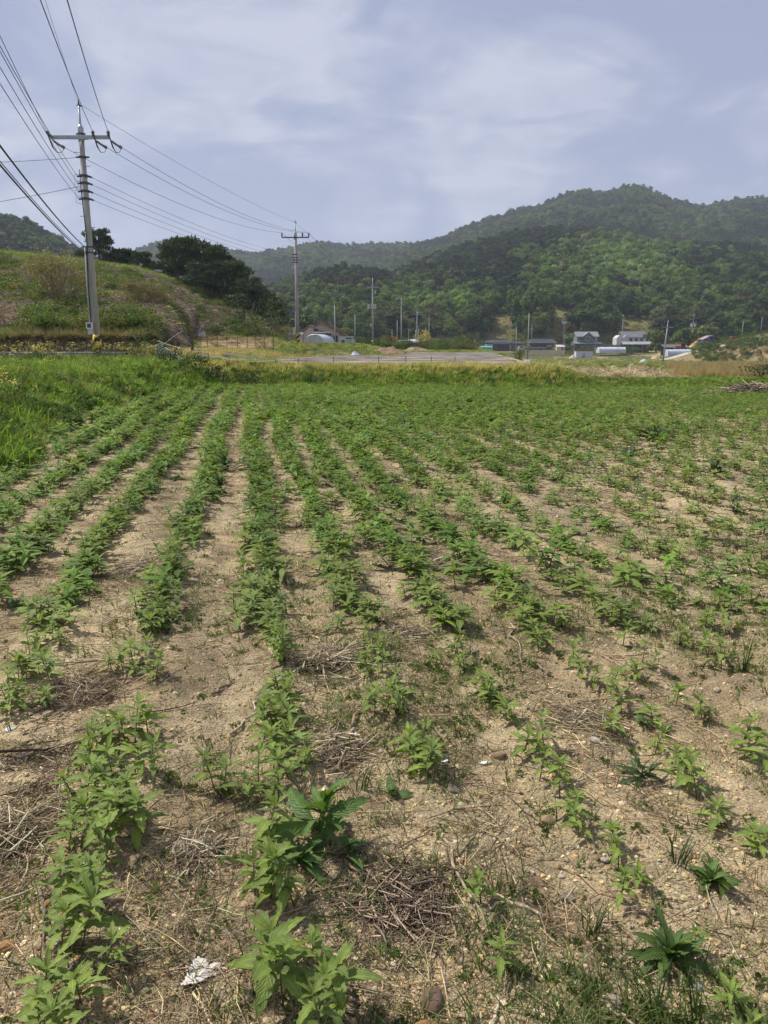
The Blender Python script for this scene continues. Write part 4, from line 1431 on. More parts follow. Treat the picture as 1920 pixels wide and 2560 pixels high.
# rough grass on the plain and slopes farther back
x, y, px = polar(24000, 380, 2080, 42, 330)
w = sst(0, 3.0, x - xb(y))
n0 = fbm(x * 0.09, y * 0.05 + 9, 3)
slope = (y > 53) & (y < 76) & (x < 1.5)
paddy = (w > 0.5)
ok = (slope | (paddy & (rng.random(len(x)) < np.where((n0 > 0.43) | (y < 60), 0.95, 0.25))) | ((y > 86) & (w < 0.5) & (rng.random(len(x)) < 0.7)) | ((y < 53) & (x < -3 - (y - 42) * 0.4)))
ok &= ~((w > 0.5) & (y > 38) & (y < 51.5) & (x < 15.5 + 0.05 * y) & (rng.random(len(x)) < 0.93))
hl = (px < 735) & (y > HILL_DB(px))
ok &= ~hl & ~((np.abs(px - 590) < 92) & (y > 65) & (y < 76))
x, y, px, w = x[ok], y[ok], px[ok], w[ok]; n = len(x)
s = rng.uniform(0.8, 1.5, n) * (0.8 + y / 90) * 0.9
yel = ((y > 42) & (y < 58) & (x < 1.5)) | (rng.random(n) < 0.14)
kind = np.where(yel, 7 + rng.integers(0, 3, n), np.where(rng.random(n) < 0.3, 4 + rng.integers(0, 3, n), rng.integers(0, 4, n)))
tn = np.where(yel[:, None], jig(n, None, 0.2, [(.42, .33, .14), (.38, .30, .16), (.32, .29, .14)]), jig(n, None, 0.22, [(.16, .24, .06), (.14, .21, .055), (.185, .26, .075), (.11, .175, .05), (.28, .25, .13)]))
scatter('meadow_grass', GT + LW + DRY, on_ground(x, y), zrot(n, 0.1), np.stack([s, s, s * 0.5 * (1 - 0.5 * sst(60, 160, y))], -1), kind, tn, 'rough grass over the plots and levees before the village', 'grass')

# reeds on the right
x, y, px = polar(5200, 1660, 2060, 40, 74)
ok = (px > 1690 + 60 * np.sin(y * 0.4)) | ((px > 1600) & (y > 62) & (y < 70))
ok &= (rng.random(len(x)) < 0.9) & (y > 44 - (px - 1700) * 0.008)
x, y = x[ok], y[ok]; n = len(x)
REED = [tuft(720 + i, 14, 0.8, 0.3, 0.009, M_BLADE, 0.25, 3, 0.15) for i in range(3)]
scatter('reeds', REED, on_ground(x, y), zrot(n, 0.12), np.stack([rng.uniform(.7, 1.2, n)] * 2 + [rng.uniform(.55, 1.1, n)], -1), rng.integers(0, 3, n), jig(n, None, 0.15, [(.40, .30, .20), (.34, .25, .17), (.45, .35, .24)]), 'pale tan dry reeds standing in the low plots', 'reeds')

# dry stubble and cut straw on the low plot
x, y, px = polar(2600, 1330, 1720, 38.5, 52)
ok = (sst(0, 3.0, x - xb(y)) > 0.4) & (x < 15.5 + 0.05 * y) & (fbm(x * 0.6, y * 0.9, 3) > 0.40)
x, y = x[ok], y[ok]; n = len(x)
s = rng.uniform(0.5, 1.0, n)
scatter('stubble', DRY + TNG, on_ground(x, y), zrot(n, 0.3), np.stack([s * .8, s * .8, s * 0.28], -1), rng.integers(0, 6, n), jig(n, None, 0.2, [(.50, .41, .27), (.42, .34, .23), (.56, .47, .33), (.32, .27, .17)]), 'pale dry stubble lying on the low plot', 'stubble')

# hillside cover
x, y, px = polar(22000, -200, 740, 48, 122)
ok = (y > HILL_DB(px) + 0.5)
x, y, px = x[ok], y[ok], px[ok]; n = len(x)
vn = fbm(x * 0.09 + 31, y * 0.09, 4)
gz = fbm(x * 0.2 + 3, y * 0.2 + 9, 3)
r_ = rng.random(n)
topg = (y > 98) & (px < 420)
kind = np.where((r_ < 0.85 * sst(0.38, 0.48, vn)) & ~topg, 4 + 4 + rng.integers(0, 3, n), np.where((r_ > 0.80) & (gz > 0.40) & ~topg, 4 + rng.integers(0, 4, n), rng.integers(0, 4, n)))
s = np.where(kind >= 8, rng.uniform(0.7, 1.35, n), np.where(kind >= 4, rng.uniform(0.6, 1.6, n), rng.uniform(1.2, 2.6, n)))
tn = np.where((kind >= 8)[:, None], jig(n, None, 0.2, [(.36, .285, .235), (.31, .25, .21), (.42, .335, .26), (.26, .22, .17)]),
              np.where((kind >= 4)[:, None], jig(n, None, 0.2, [(.100, .150, .040), (.075, .115, .034), (.130, .175, .05), (.17, .18, .075)]), jig(n, None, 0.2, [(.165, .25, .055), (.135, .21, .052), (.20, .265, .07), (.24, .25, .10)])))
lower = (y < 66)
tn = tn * np.where(lower, 1.05, 0.92)[:, None]
scatter('hillside_scrub', GT + SHR + TNG, on_ground(x, y, -0.03), zrot(n, 0.15), np.stack([s, s, s * np.where(kind < 4, 0.6, 0.85)], -1), kind, tn, 'green weeds, low scrub and dry tangled vines covering the hillside', 'scrub')

# dead vines over the bare plot
x, y, px = polar(420, 498, 684, 64, 79)
n = len(x)
scatter('plot_vines', TNG, on_ground(x, y, -0.1), zrot(n, 0.15), np.stack([rng.uniform(.5, 1.0, n)] * 2 + [rng.uniform(.2, .5, n) * (0.4 + 0.9 * sst(70, 76, y))], -1), rng.integers(0, 3, n), jig(n, None, 0.2, [(.48, .38, .22), (.38, .29, .17), (.20, .22, .09)]), 'dry pale vines lying over the bare tan plot', 'vines')

# scrub round the village and at the forest edge
x, y, px = polar(5200, 700, 2060, 150, 372)
w = sst(0, 3.0, x - xb(y))
ok = (fbm(x * 0.06 + 4, y * 0.05, 3) > np.where(y > 340, 0.36, 0.47)) & ((px < 1180) | (y > 338) | (px > 1760)) & ~((px > 1080) & (px < 1160) & (y > 240) & (y < 285)) & ~((px < 890) & (y < 175))
ok |= (px > 1730) & (y > 200) & (y < 330) & (rng.random(len(x)) < 0.8)
for gx in (1250, 1392, 1580):
    ok &= ~((np.abs(px - gx) < 34) & (y > 350) & (rng.random(len(x)) < 0.75))
x, y, px = x[ok], y[ok], px[ok]; n = len(x)
s = rng.uniform(1.0, 3.0, n) * (0.6 + y / 420) * np.where((px > 1700) & (y < 335), 0.6, 1.0)
scatter('village_scrub', SHR, on_ground(x, y, -0.1), zrot(n, 0.1), np.stack([s, s, s * rng.uniform(.7, 1.2, n)], -1), rng.integers(0, 4, n), jig(n, None, 0.22, [(.075, .125, .033), (.06, .10, .03), (.10, .145, .045), (.14, .14, .065), (.05, .085, .028), (.15, .125, .075)]), 'mixed green bushes around the village and the forest foot', 'scrub')


x, y, px = polar(5200, 1190, 1660, 350, 402)
ok = np.zeros(len(x), bool)
for gx, hw in ((1250, 52), (1392, 52), (1582, 70)):
    ok |= np.abs(px - gx) < hw
x, y = x[ok], y[ok]; n = len(x)
s = rng.uniform(2.0, 4.2, n)
scatter('mound_grass', DRY + GT, on_ground(x, y, -0.05), zrot(n, 0.1), np.stack([s, s, s * 0.4], -1), rng.integers(0, 7, n), jig(n, None, 0.22, [(.30, .26, .12), (.24, .22, .09), (.36, .31, .16), (.15, .18, .06)]), 'dry olive grass over the clearings above the village', 'grass')


# ------------------------------------------------------------------ single bushes and trees
def ground_at(px, D, sink=0.0):
    x = (px - 960) / KH * D
    return Vector((x, D, h1(x, D) - sink))


def bush(name, label, px, D, w, h, col, seed, n=700, leaf=0.10, cat='bush', group=None):
    t = empty(name, ground_at(px, D, 0.03))
    tag(t, label, cat, group)
    me = leaf_ball(seed, n, leaf, (w * 0.62, w * 0.62, h * 0.62), leafy('bush_%d' % seed, col, trans=0.22, var=0.35, scale=1.5), 0.04, 11, 0.5, 0.3)
    link(bpy.data.objects.new('foliage', me), t)
    rr = random.Random(seed)
    m = MB()
    for i in range(7):
        a = rr.uniform(0, 6.28); q = rr.uniform(.15, .45) * w
        m.tube([(0, 0, -.05), (q * .5 * math.cos(a), q * .5 * math.sin(a), h * .4), (q * math.cos(a), q * math.sin(a), h * .8)], [0.02 * h, 0.013 * h, 0.005 * h], 4, cap=False)
    m.build('stem', M_BARK, t)
    return t


bush('leafy_bush', 'dark leafy bush under the hanging green net', 425, 31.8, 1.0, 0.8, (.055, .085, .028), 801, leaf=.07)
bush('leafy_bush', 'dark round bush at the field corner left of the dry grass', 490, 31.2, 1.3, 0.95, (.050, .082, .028), 802, leaf=.07)
bush('leafy_bush', 'dark bush with a pale stalk through it at the field corner', 548, 31.0, 1.2, 0.85, (.055, .085, .030), 803, leaf=.07)
bush('leafy_bush', 'last dark bush of the corner thicket next to yellow grass', 605, 30.9, 1.1, 0.75, (.055, .088, .030), 804, leaf=.07)
bush('willow_bush', 'pale yellow-green willow bush before the leaning tall pole', 1300, 118, 2.6, 2.7, (.16, .20, .06), 805, leaf=.16, n=900)
bush('leafy_bush', 'round dark bush in front of the dark-roofed farmhouse', 1136, 215, 7.5, 4.0, (.085, .12, .036), 806, leaf=.45, n=900)
bush('leafy_bush', 'low bushes by the farmhouse eaves beside thin poles', 1095, 222, 5.0, 2.2, (.06, .09, .03), 807, leaf=.4)
bush('yellow_bush', 'yellow blossoming bush standing behind two grey poles', 1070, 224, 4.6, 5.6, (.55, .45, .12), 808, leaf=.35, n=800)
bush('round_bush', 'bright yellow-green mound bush at the foot of the scrubby hill', 435, 62, 2.6, 1.4, (.14, .19, .05), 809, leaf=.12, n=900)
bush('round_bush', 'dark green shrub on the hill foot above the pale plot', 540, 80, 2.8, 1.7, (.06, .095, .03), 810, leaf=.14, n=900)
bush('tall_bush', 'tall bushy shrub at the hill foot before the grey shed', 660, 88, 4.6, 3.8, (.11, .135, .05), 811, leaf=.18, n=1500)
bush('tall_bush', 'dark green thicket at the hill foot under the pines', 620, 92, 5.0, 4.6, (.055, .085, .03), 812, leaf=.2, n=1600)
bush('tall_bush', 'leafy shrub at the road corner behind the striped pole', 330, 49.5, 2.4, 1.5, (.055, .088, .028), 813, leaf=.1, n=1100)
bush('tall_bush', 'tangled green shrub at the end of the mossy retaining wall', 372, 45.8, 2.6, 1.5, (.075, .11, .035), 820, leaf=.1, n=1100)
bush('leafy_bush', 'green bush beside the two-storey grey house', 1415, 322, 9, 4.5, (.06, .10, .032), 814, leaf=.55, n=900)
bush('leafy_bush', 'green shrub before the two-storey grey house porch', 1455, 318, 8, 3.0, (.07, .11, .035), 815, leaf=.5, n=800)
bush('leafy_bush', 'round shrub between white tunnel and long white barn', 1580, 316, 11, 4.0, (.075, .115, .04), 816, leaf=.55, n=900)
bush('leafy_bush', 'dark bushes on the knoll edge beside the pale greenhouse', 1775, 232, 7, 2.6, (.09, .135, .045), 817, leaf=.45, n=1000)
bush('leafy_bush', 'dark hedge clump on the knoll toward the photo edge', 1880, 225, 9, 3.4, (.09, .135, .045), 818, leaf=.45, n=1000)
bush('leafy_bush', 'dark shrub at the photo edge beside the dry reeds', 1912, 40, 1.8, 1.0, (.05, .08, .03), 819, leaf=.08, n=900)

# sword-leaved clump on the terrace face
t = tuft(830, 70, 0.75, 0.3, 0.014, leafy('sword_leaf', (.045, .085, .032), trans=.2, scale=10), 0.55, 4, 0.45)
o = link(bpy.data.objects.new('sword_leaf_clump', t)); o.location = ground_at(776, 31.2)
tag(o, 'dark clump of arching sword-shaped leaves on the terrace face', 'plant')


def branches(m, p, d, L_, r, depth, rr, tips, spread=0.5, up=0.12, k=4):
    q = p + d * L_ * 0.5 + Vector((rr.gauss(0, .05), rr.gauss(0, .05), rr.gauss(0, .03))) * L_
    e = p + d * L_
    m.tube([p, q, e], [r, r * 0.85, r * 0.62], k, cap=False)
    if depth == 0:
        tips.append(e); return
    for i in range(rr.choice([2, 3, 3])):
        nd = (d + Vector((rr.gauss(0, spread), rr.gauss(0, spread), rr.gauss(up, spread * 0.6)))).normalized()
        branches(m, p.lerp(e, rr.uniform(0.55, 1.0)), nd, L_ * rr.uniform(.6, .82), r * 0.6, depth - 1, rr, tips, spread, up, 3)


def leafquads(points, n_each, size, rad, seed):
    g = np.random.default_rng(seed)
    c = np.repeat(np.array([q[:] for q in points]), n_each, axis=0); n = len(c)
    c = c + g.normal(0, rad, (n, 3))
    a = g.normal(0, 1, (n, 3)); a /= np.linalg.norm(a, axis=1)[:, None]
    b = np.cross(a, g.normal(0, 1, (n, 3))); b /= np.linalg.norm(b, axis=1)[:, None]
    s = size * (0.6 + 0.8 * g.random(n))[:, None]
    v = np.stack([c - a * s, c + b * s * .45, c + a * s, c - b * s * .45], 1).reshape(-1, 3)
    return v, np.arange(4 * n).reshape(n, 4)


def twig_bush(label, px, D, h, w, seed):
    rr = random.Random(seed)
    t = empty('twiggy_bush', ground_at(px, D, 0.05))
    tag(t, label, 'bush')
    m = MB(); tips = []
    for i in range(34):
        a = rr.uniform(0, 6.28); el = rr.uniform(0.3, 1.4)
        d = Vector((math.cos(a) * math.cos(el) * w, math.sin(a) * math.cos(el) * w, math.sin(el))).normalized()
        branches(m, Vector((rr.gauss(0, .15), rr.gauss(0, .15), 0)), d, h * 0.40, 0.036, 3, rr, tips, 0.34, 0.05)
    m.build('branches', plain('twig_bark', (0.27, 0.225, 0.13), 0.9, 0.3), t)
    v, f = leafquads(tips, 9, 0.065, 0.12, seed)
    link(bpy.data.objects.new('buds', npmesh('buds', v, f, leafy('bud_leaf', (0.26, 0.24, 0.125), trans=.25, scale=3))), t)


twig_bush('large rounded twiggy bush with sparse yellow-green buds on the hillside', 155, 58, 4.3, 1.1, 21)
twig_bush('smaller bare twiggy shrub on the slope right of the striped pole', 365, 60, 2.3, 1.0, 22)
twig_bush('thin half-bare shrub behind the second tall pole before the grey shed', 716, 120, 3.2, 0.7, 23)


def bare_tree(label, px, D, h, seed):
    rr = random.Random(seed)
    t = empty('bare_tree', ground_at(px, D, 0.05)); tag(t, label, 'tree')
    m = MB(); tips = []
    m2 = MB(); m2.tube([(0, 0, 0), (0.04, 0, h * .2), (-.03, 0.02, h * .4)], [0.085, 0.07, 0.055], 7)
    m2.build('trunk', M_BARK, t, True)
    for a in (-0.9, -0.35, 0.3, 0.8):
        branches(m, Vector((0, 0, h * (.28 + .05 * rr.random()))), Vector((math.sin(a), rr.gauss(0, .3), math.cos(a))).normalized(), h * .34, 0.036, 3, rr, tips, 0.38, 0.12)
    m.build('branches', M_BARK, t)


bare_tree('small bare black tree behind the rope fence', 480, 44, 2.5, 31)


def pine_tree(label, px, D, h, w, seed, lean=0.0, name='pine_tree', group=None, base=None):
    rr = random.Random(seed); g = np.random.default_rng(seed)
    t = empty(name, base if base is not None else ground_at(px, D, 0.2)); tag(t, label, 'tree', group)
    tr = MB()
    path = [Vector((lean * h * (i / 6) ** 1.3 + 0.03 * h * math.sin(i * 1.1 + seed), 0.02 * h * math.sin(i * 1.7), h * i / 6)) for i in range(7)]
    tr.tube(path, [0.034 * h * (1 - 0.8 * i / 6) for i in range(7)], 7)
    tr.build('trunk', plain('pine_bark', (0.10, 0.065, 0.048), 0.9, 0.4, 4), t, True)
    pads = []; lm = MB()
    for i in range(40):
        q = rr.uniform(0.34, 1.0); a = rr.uniform(0, 6.28)
        p0 = path[int(q * 5.99)]
        reach = w * 0.5 * (1.15 - 0.75 * (q - 0.38) / 0.62) * rr.uniform(.35, 1.0)
        c = p0 + Vector((math.cos(a) * reach, math.sin(a) * reach, h * rr.uniform(-.05, .10)))
        lm.tube([p0, p0.lerp(c, .5) + Vector((0, 0, -.02 * h)), c], [0.012 * h, .009 * h, .004 * h], 4, cap=False)
        pads.append((c, w * rr.uniform(.10, .175)))
    lm.build('limbs', MATS['pine_bark'], t)
    V = []; 
    for c, r in pads:
        n = 130
        d = g.normal(0, 1, (n, 3)); d /= np.linalg.norm(d, axis=1)[:, None]
        ctr = np.array(c) + d * r * (g.random((n, 1)) ** 0.5) * np.array([1, 1, .5])
        ax = np.stack([d[:, 0], d[:, 1], np.abs(d[:, 2]) + .5], -1) + g.normal(0, .45, (n, 3)); ax /= np.linalg.norm(ax, axis=1)[:, None]
        sd = np.cross(ax, g.normal(0, 1, (n, 3))); sd /= np.linalg.norm(sd, axis=1)[:, None]
        s = r * (0.16 + .14 * g.random((n, 1)))
        V.append(np.stack([ctr - sd * s * .55, ctr + sd * s * .55, ctr + ax * s * 1.6], 1).reshape(-1, 3))
    V = np.vstack(V)
    link(bpy.data.objects.new('crown', npmesh('crown', V, np.arange(len(V)).reshape(-1, 3), M_PINE)), t)
    return t


M_PINE = leafy('pine_needles', (0.060, 0.088, 0.050), trans=0.2, var=0.45, scale=0.8, obj_var=0.2)
for i, (px, D, h, w, ln, lb) in enumerate((
        (262, 116, 5.2, 5.2, .10, 'lone spreading pine on the hill crest right of the front pole, top bent over'),
        (318, 118, 3.0, 5.2, 0, 'low pine beside the lone bent pine on the hill crest'),
        (362, 118, 3.0, 4.6, 0, 'low dark pine, rightmost of the crest group beside the lone pine'),
        (452, 116, 6.4, 7.6, .02, 'leftmost tall pine of the big dark clump on the hill'),
        (497, 119, 7.6, 8.0, 0, 'tallest pine in the middle of the big dark clump'),
        (548, 117, 7.6, 8.0, -.02, 'dense pine right of the tallest in the dark clump'),
        (590, 112, 6.6, 7.2, 0, 'spreading pine on the clump shoulder with visible trunk'),
        (632, 108, 6.0, 6.2, .04, 'thin pine lower on the slope with flat branches'),
        (662, 110, 5.2, 5.6, .06, 'lowest pine at the end of the dark clump'),
        (520, 108, 4.6, 6.5, 0, 'shorter pine in front of the dark clump'))):
    pine_tree(lb, px, D, h, w, 50 + i, ln)

M_BR = [leafy('broad_leaf_%d' % i, c, trans=0.22, var=0.3, scale=0.7) for i, c in enumerate(((.10, .155, .035), (.07, .12, .032), (.125, .165, .04), (.055, .095, .03)))]
TREE_ME = [crown(400 + i, 'broad', 1100, M_BR[i]) for i in range(4)]
PINE_ME = crown(410, 'pine', 1000, M_PINE)


def broad_tree(label, px, D, h, w, k, seed, name='broadleaf_tree'):
    t = empty(name, ground_at(px, D, 0.2), seed * 1.3); tag(t, label, 'tree')
    me = PINE_ME if k == 9 else TREE_ME[k]
    o = link(bpy.data.objects.new('crown', me), t)
    sc = h / 2.15
    o.scale = (w / 2.1, w / 2.1, sc); o.location = (0, 0, 0.05 * h)
    m = MB(); m.tube([(0, 0, -.4), (.05, 0, h * .35), (0, .04, h * .65)], [.028 * h, .022 * h, .01 * h], 6)
    m.build('trunk', M_BARK, t, True)


for i, (px, D, h, w, k, lb) in enumerate((
        (1640, 292, 11.0, 9.5, 2, 'yellow-green tree behind the leaning concrete pole, left one of two'),
        (1700, 296, 10.5, 9.0, 0, 'rounded green tree right of the leaning concrete pole'),
        (1788, 345, 13, 13, 9, 'flat-topped pine behind the brown gable shed'),
        (1750, 330, 9, 12, 2, 'yellow-green tree under the flat-topped pine'),
        (1850, 350, 11, 13, 0, 'broad green tree on the slope right of the flat-topped pine'),
        (862, 182, 4.6, 5.6, 2, 'bright yellow-green tree behind the brown-roofed house'),
        (815, 190, 5.2, 4.6, 2, 'small bright tree peeking over the brown roof ridge'),
        (1335, 372, 19, 15, 0, 'big fresh green tree above the black-roofed house'),
        (1285, 378, 17, 10, 0, 'tall narrow green tree between the two grassy mounds'),
        (1455, 366, 11, 17, 3, 'wide dark green tree above the two-storey grey house'),
        (1510, 370, 12, 16, 1, 'wide dark green tree right of the similar one above the grey house'),
        (1430, 352, 8, 13, 0, 'bright green low tree behind the two-storey grey house'),
        (1200, 372, 10, 12, 1, 'green tree at the forest foot left of the first grassy mound'),
        (1165, 366, 9, 10, 2, 'light green tree at the forest foot above the teal roof'),
        (1040, 345, 9, 11, 9, 'dark pine at the forest foot behind the pole line'),
        (985, 340, 10, 12, 9, 'dark pine at the forest foot above the orange stack'),
        (760, 205, 8.5, 8, 1, 'dark broadleaf tree behind the brown house toward the hill'),
        (705, 200, 9.5, 9, 3, 'dark tree behind the grey shed at the hill foot'),
        (655, 190, 10.5, 9, 3, 'dark tree in the hollow below the pine clump'))):
    broad_tree(lb, px, D, h, w, k, i, 'pine_tree' if k == 9 else 'broadleaf_tree')


# ------------------------------------------------------------------ road and retaining wall
M_ROAD = plain('road_concrete', (0.36, 0.34, 0.31), 0.9, 0.15, 1.5, bump=0.3)
M_CONC = plain('pole_concrete', (0.36, 0.345, 0.325), 0.85, 0.22, 3.0, bump=0.35, bscale=25, stretch=(1, 1, 0.25))
M_GALV = plain('galvanised', (0.42, 0.44, 0.48), 0.5, 0.15, 8, metal=0.5)
M_DARK = plain('dark_fitting', (0.075, 0.085, 0.105), 0.6, 0.2, 10)
M_WIRE = plain('cable_black', (0.03, 0.032, 0.038), 0.6, 0.1)
M_WALL = plain('mossy_wall', (0.13, 0.11, 0.085), 0.95, 0.45, 3.0, bump=0.8, bscale=9)
M_WHITE = plain('white_paint', (0.52, 0.52, 0.50), 0.6, 0.1, 3)


def strip(name, path, half, dz, mat, thick=0.0):
    vs = []; fs = []
    n = len(path)
    for i, (x, y) in enumerate(path):
        a = Vector(path[max(i - 1, 0)]); b = Vector(path[min(i + 1, n - 1)])
        d = (b - a).normalized(); q = Vector((-d.y, d.x))
        zc = max(h1(x + q.x * s * half, y + q.y * s * half) for s in (-1, -.5, 0, .5, 1)) + dz
        for s in (-1, 1):
            vs.append((x + q.x * s * half, y + q.y * s * half, zc))
        if thick:
            for s in (1, -1):
                vs.append((x + q.x * s * half, y + q.y * s * half, zc - thick))
    k = 4 if thick else 2
    for i in range(n - 1):
        for j in range(k if thick else 1):
            fs.append((i * k + j, i * k + (j + 1) % k, (i + 1) * k + (j + 1) % k, (i + 1) * k + j))
    m = MB(); m.add(vs, fs)
    o = m.build(name, mat)
    return o


road_path = [(-60 + 2.0 * i, 43.7 + 0.0 * i) for i in range(24)]
tag(strip('road', road_path, 1.7, 0.02, M_ROAD, 0.5), kind='structure')

wt = empty('retaining_wall', (-34, 46.3, 0))
tag(wt, 'low mossy retaining wall with dead grass hanging over, behind the road', 'wall', kind='thing')
g_ = random.Random(4)
xw = -62.0
while xw < -16.5:
    ln = g_.uniform(2.6, 3.2)
    m = MB(); hh = 0.92 + g_.uniform(-.04, .04)
    m.box(xw + 34, xw + 34 + ln - 0.03, g_.uniform(-.02, .02), 0.5, 0.9, 1.33 + hh)
    m.build('wall_block', M_WALL, wt)
    xw += ln
x = rng.uniform(-60, -13.5, 2600); y = 46.25 + rng.uniform(-.12, .5, 2600)
n = len(x)
pts = np.stack([x, y, np.full(n, 2.2) + rng.uniform(-.06, .06, n)], -1)
rot = zrot(n); rot[:, 0] = rng.uniform(0.5, 2.4, n); rot[:, 2] = rng.normal(0, 0.5, n)
scatter('hanging_dead_grass', DRY, pts, rot, uni(n, 0.8, 1.6), rng.integers(0, 3, n), jig(n, None, 0.2, [(.22, .18, .13), (.28, .225, .16), (.15, .125, .09), (.10, .12, .05)]), 'dead grey-brown grass hanging over the retaining wall', 'dead grass')


# ------------------------------------------------------------------ power poles
def helix_band(parent, r, z0, z1):
    s = MB(); s.tube([(0, 0, z0), (0, 0, z1)], [r + 0.006, r + 0.005], 24, cap=True)
    sl = s.build('reflective_sleeve', plain('sleeve_yellow', (0.62, 0.43, 0.035), 0.5, 0.18, 9), parent, True)
    R2 = r + 0.011
    for k in range(-2, 4):
        vs = []; fs = []
        nn = 40
        for i in range(nn + 1):
            th = 2 * math.pi * i / nn
            zb = z0 + k * 0.50 + th * 0.165
            lo, hi = min(max(zb, z0), z1), min(max(zb + 0.25, z0), z1)
            vs += [(R2 * math.cos(th - 1.2), R2 * math.sin(th - 1.2), lo), (R2 * math.cos(th - 1.2), R2 * math.sin(th - 1.2), hi)]
        for i in range(nn):
            q = [vs[2 * i], vs[2 * i + 1], vs[2 * i + 2], vs[2 * i + 3]]
            if abs(q[0][2] - q[1][2]) + abs(q[2][2] - q[3][2]) > 0.02:
                fs.append((2 * i, 2 * i + 2, 2 * i + 3, 2 * i + 1))
        if fs:
            m = MB(); m.add(vs, fs); m.build('black_stripe', plain('sleeve_black', (0.02, 0.02, 0.022), 0.6), sl)


def pole_base(label, loc, h, r0, r1, rod=0.0, lean=(0, 0), name='utility_pole', k=14, cap=True):
    t = empty(name, loc); t.rotation_euler = (lean[0], lean[1], 0)
    tag(t, label, 'utility pole')
    m = MB(); m.tube([(0, 0, -0.8), (0, 0, h * .5), (0, 0, h)], [r0, (r0 + r1) / 2, r1], k)
    m.build('shaft', M_CONC, t, True)
    if rod:
        m = MB()
        m.tube([(0, 0, h), (0, 0, h + .12), (0, 0, h + rod)], [r1 * .75, r1 * .52, r1 * .38], 8)
        m.tube([(0, 0, h - .62), (0, 0, h - .02), (0, 0, h + .1)], [r1 * 1.22, r1 * 1.18, r1 * .6], 12)
        m.build('top_extension', M_GALV, t, True)
        c = MB(); c.tube([(0, 0, h + rod), (0, 0, h + rod + .1), (0, 0, h + rod + .22)], [r1 * .55, r1 * .3, .01], 6)
        c.tube([(-.1, 0, h + rod - .03), (.14, 0, h + rod - .05)], [.03, .04], 6)
        c.build('ground_wire_clamp', M_DARK, t)
    return t


def crossarm(t, z, half, sec=0.055, y=-0.12):
    m = MB(); m.box(-half, half, y - sec, y + sec, z - sec, z + sec)
    m.build('crossarm', M_GALV, t)


# front pole
A1 = Vector((-14.0, 38.0, 1.12))
z_arm = P(205, 345, 38).z - A1.z
ztop = P(203, 262, 38).z - A1.z
hc = P(204, 318, 38).z - A1.z
pole1 = pole_base('tall concrete power pole with yellow-black band and meter box, nearest pole', A1, hc, 0.195, 0.112, ztop - hc)
m = MB(); m.box(-1.42, 1.36, -.17, -.07, z_arm - .075, z_arm + .075); m.build('crossarm', M_GALV, pole1)
m = MB(); m.tube([(-.2, -.05, z_arm + .16), (.22, -.05, z_arm + .16)], [.04, .04], 6); m.tube([(0, 0, z_arm + .13), (0, 0, z_arm + .2)], [.15, .15], 14); m.build('arm_band', M_DARK, pole1)
helix_band(pole1, 0.19, 0.22, 1.12)
# meter box
m = MB(); m.box(-.30, -.05, -.36, -.2, 1.12, 1.66); mb_ = m.build('meter_box', plain('meter_grey', (0.55, 0.55, 0.54), 0.5, .08), pole1)
bv = mb_.modifiers.new('b', 'BEVEL'); bv.width = 0.03; bv.segments = 2
m = MB(); m.box(-.325, -.275, -.42, -.36, 1.38, 1.68); m.box(-.075, -.025, -.42, -.36, 1.38, 1.68); m.box(-.275, -.075, -.42, -.36, 1.63, 1.68); m.box(-.275, -.075, -.42, -.36, 1.38, 1.43)
m.build('window_rim', plain('meter_rim', (0.72, 0.72, 0.70), 0.5, .06), mb_)
m = MB(); m.box(-.275, -.075, -.375, -.362, 1.43, 1.63); m.build('window', plain('meter_glass', (0.10, 0.11, 0.11), 0.2, .1), mb_)
m = MB(); m.tube([(-.24, -.1, 1.66), (-.235, -.1, 3.0), (-.19, -.09, 5.2)], [.033, .033, .03], 8); m.build('conduit', M_WHITE, pole1, True)
m = MB(); m.tube([(-.17, -.14, 1.66), (-.155, -.145, 3.4), (-.05, -.17, 5.6), (-.16, -.08, 7.6), (-.18, -.05, 8.6)], [.022] * 5, 6); m.build('riser_cable', M_WIRE, pole1, True)
for k, zz_ in enumerate((9.35, 8.75, 6.55, 6.05, 4.6, 9.9)):
    sx = 1 if k % 2 else -1
    m = MB(); m.tube([(sx * .1, -.02, zz_), (sx * (.34 if k else .36), -.04, zz_ + .005)], [.014, .014], 5); m.build('step_bolt', M_DARK, pole1)
ARM_L, ARM_M, ARM_R = (-1.36, -.12, z_arm), (.62, -.12, z_arm), (1.32, -.12, z_arm)


def insulator(t, a, b):
    a, b = Vector(a), Vector(b)
    m = MB()
    pts = []; rad = []
    for i in range(15):
        q = i / 14
        pts.append(a.lerp(b, q) + Vector((0, 0, -.03 * math.sin(q * 3.14)))); rad.append(.028 if q < .18 else (.062 if i % 2 else .040) if q < .72 else .075 if q < .93 else .035)
    m.tube(pts, rad, 8)
    m.build('strain_insulator', plain('insulator_grey', (0.17, 0.185, 0.22), 0.5, .12), t, True)


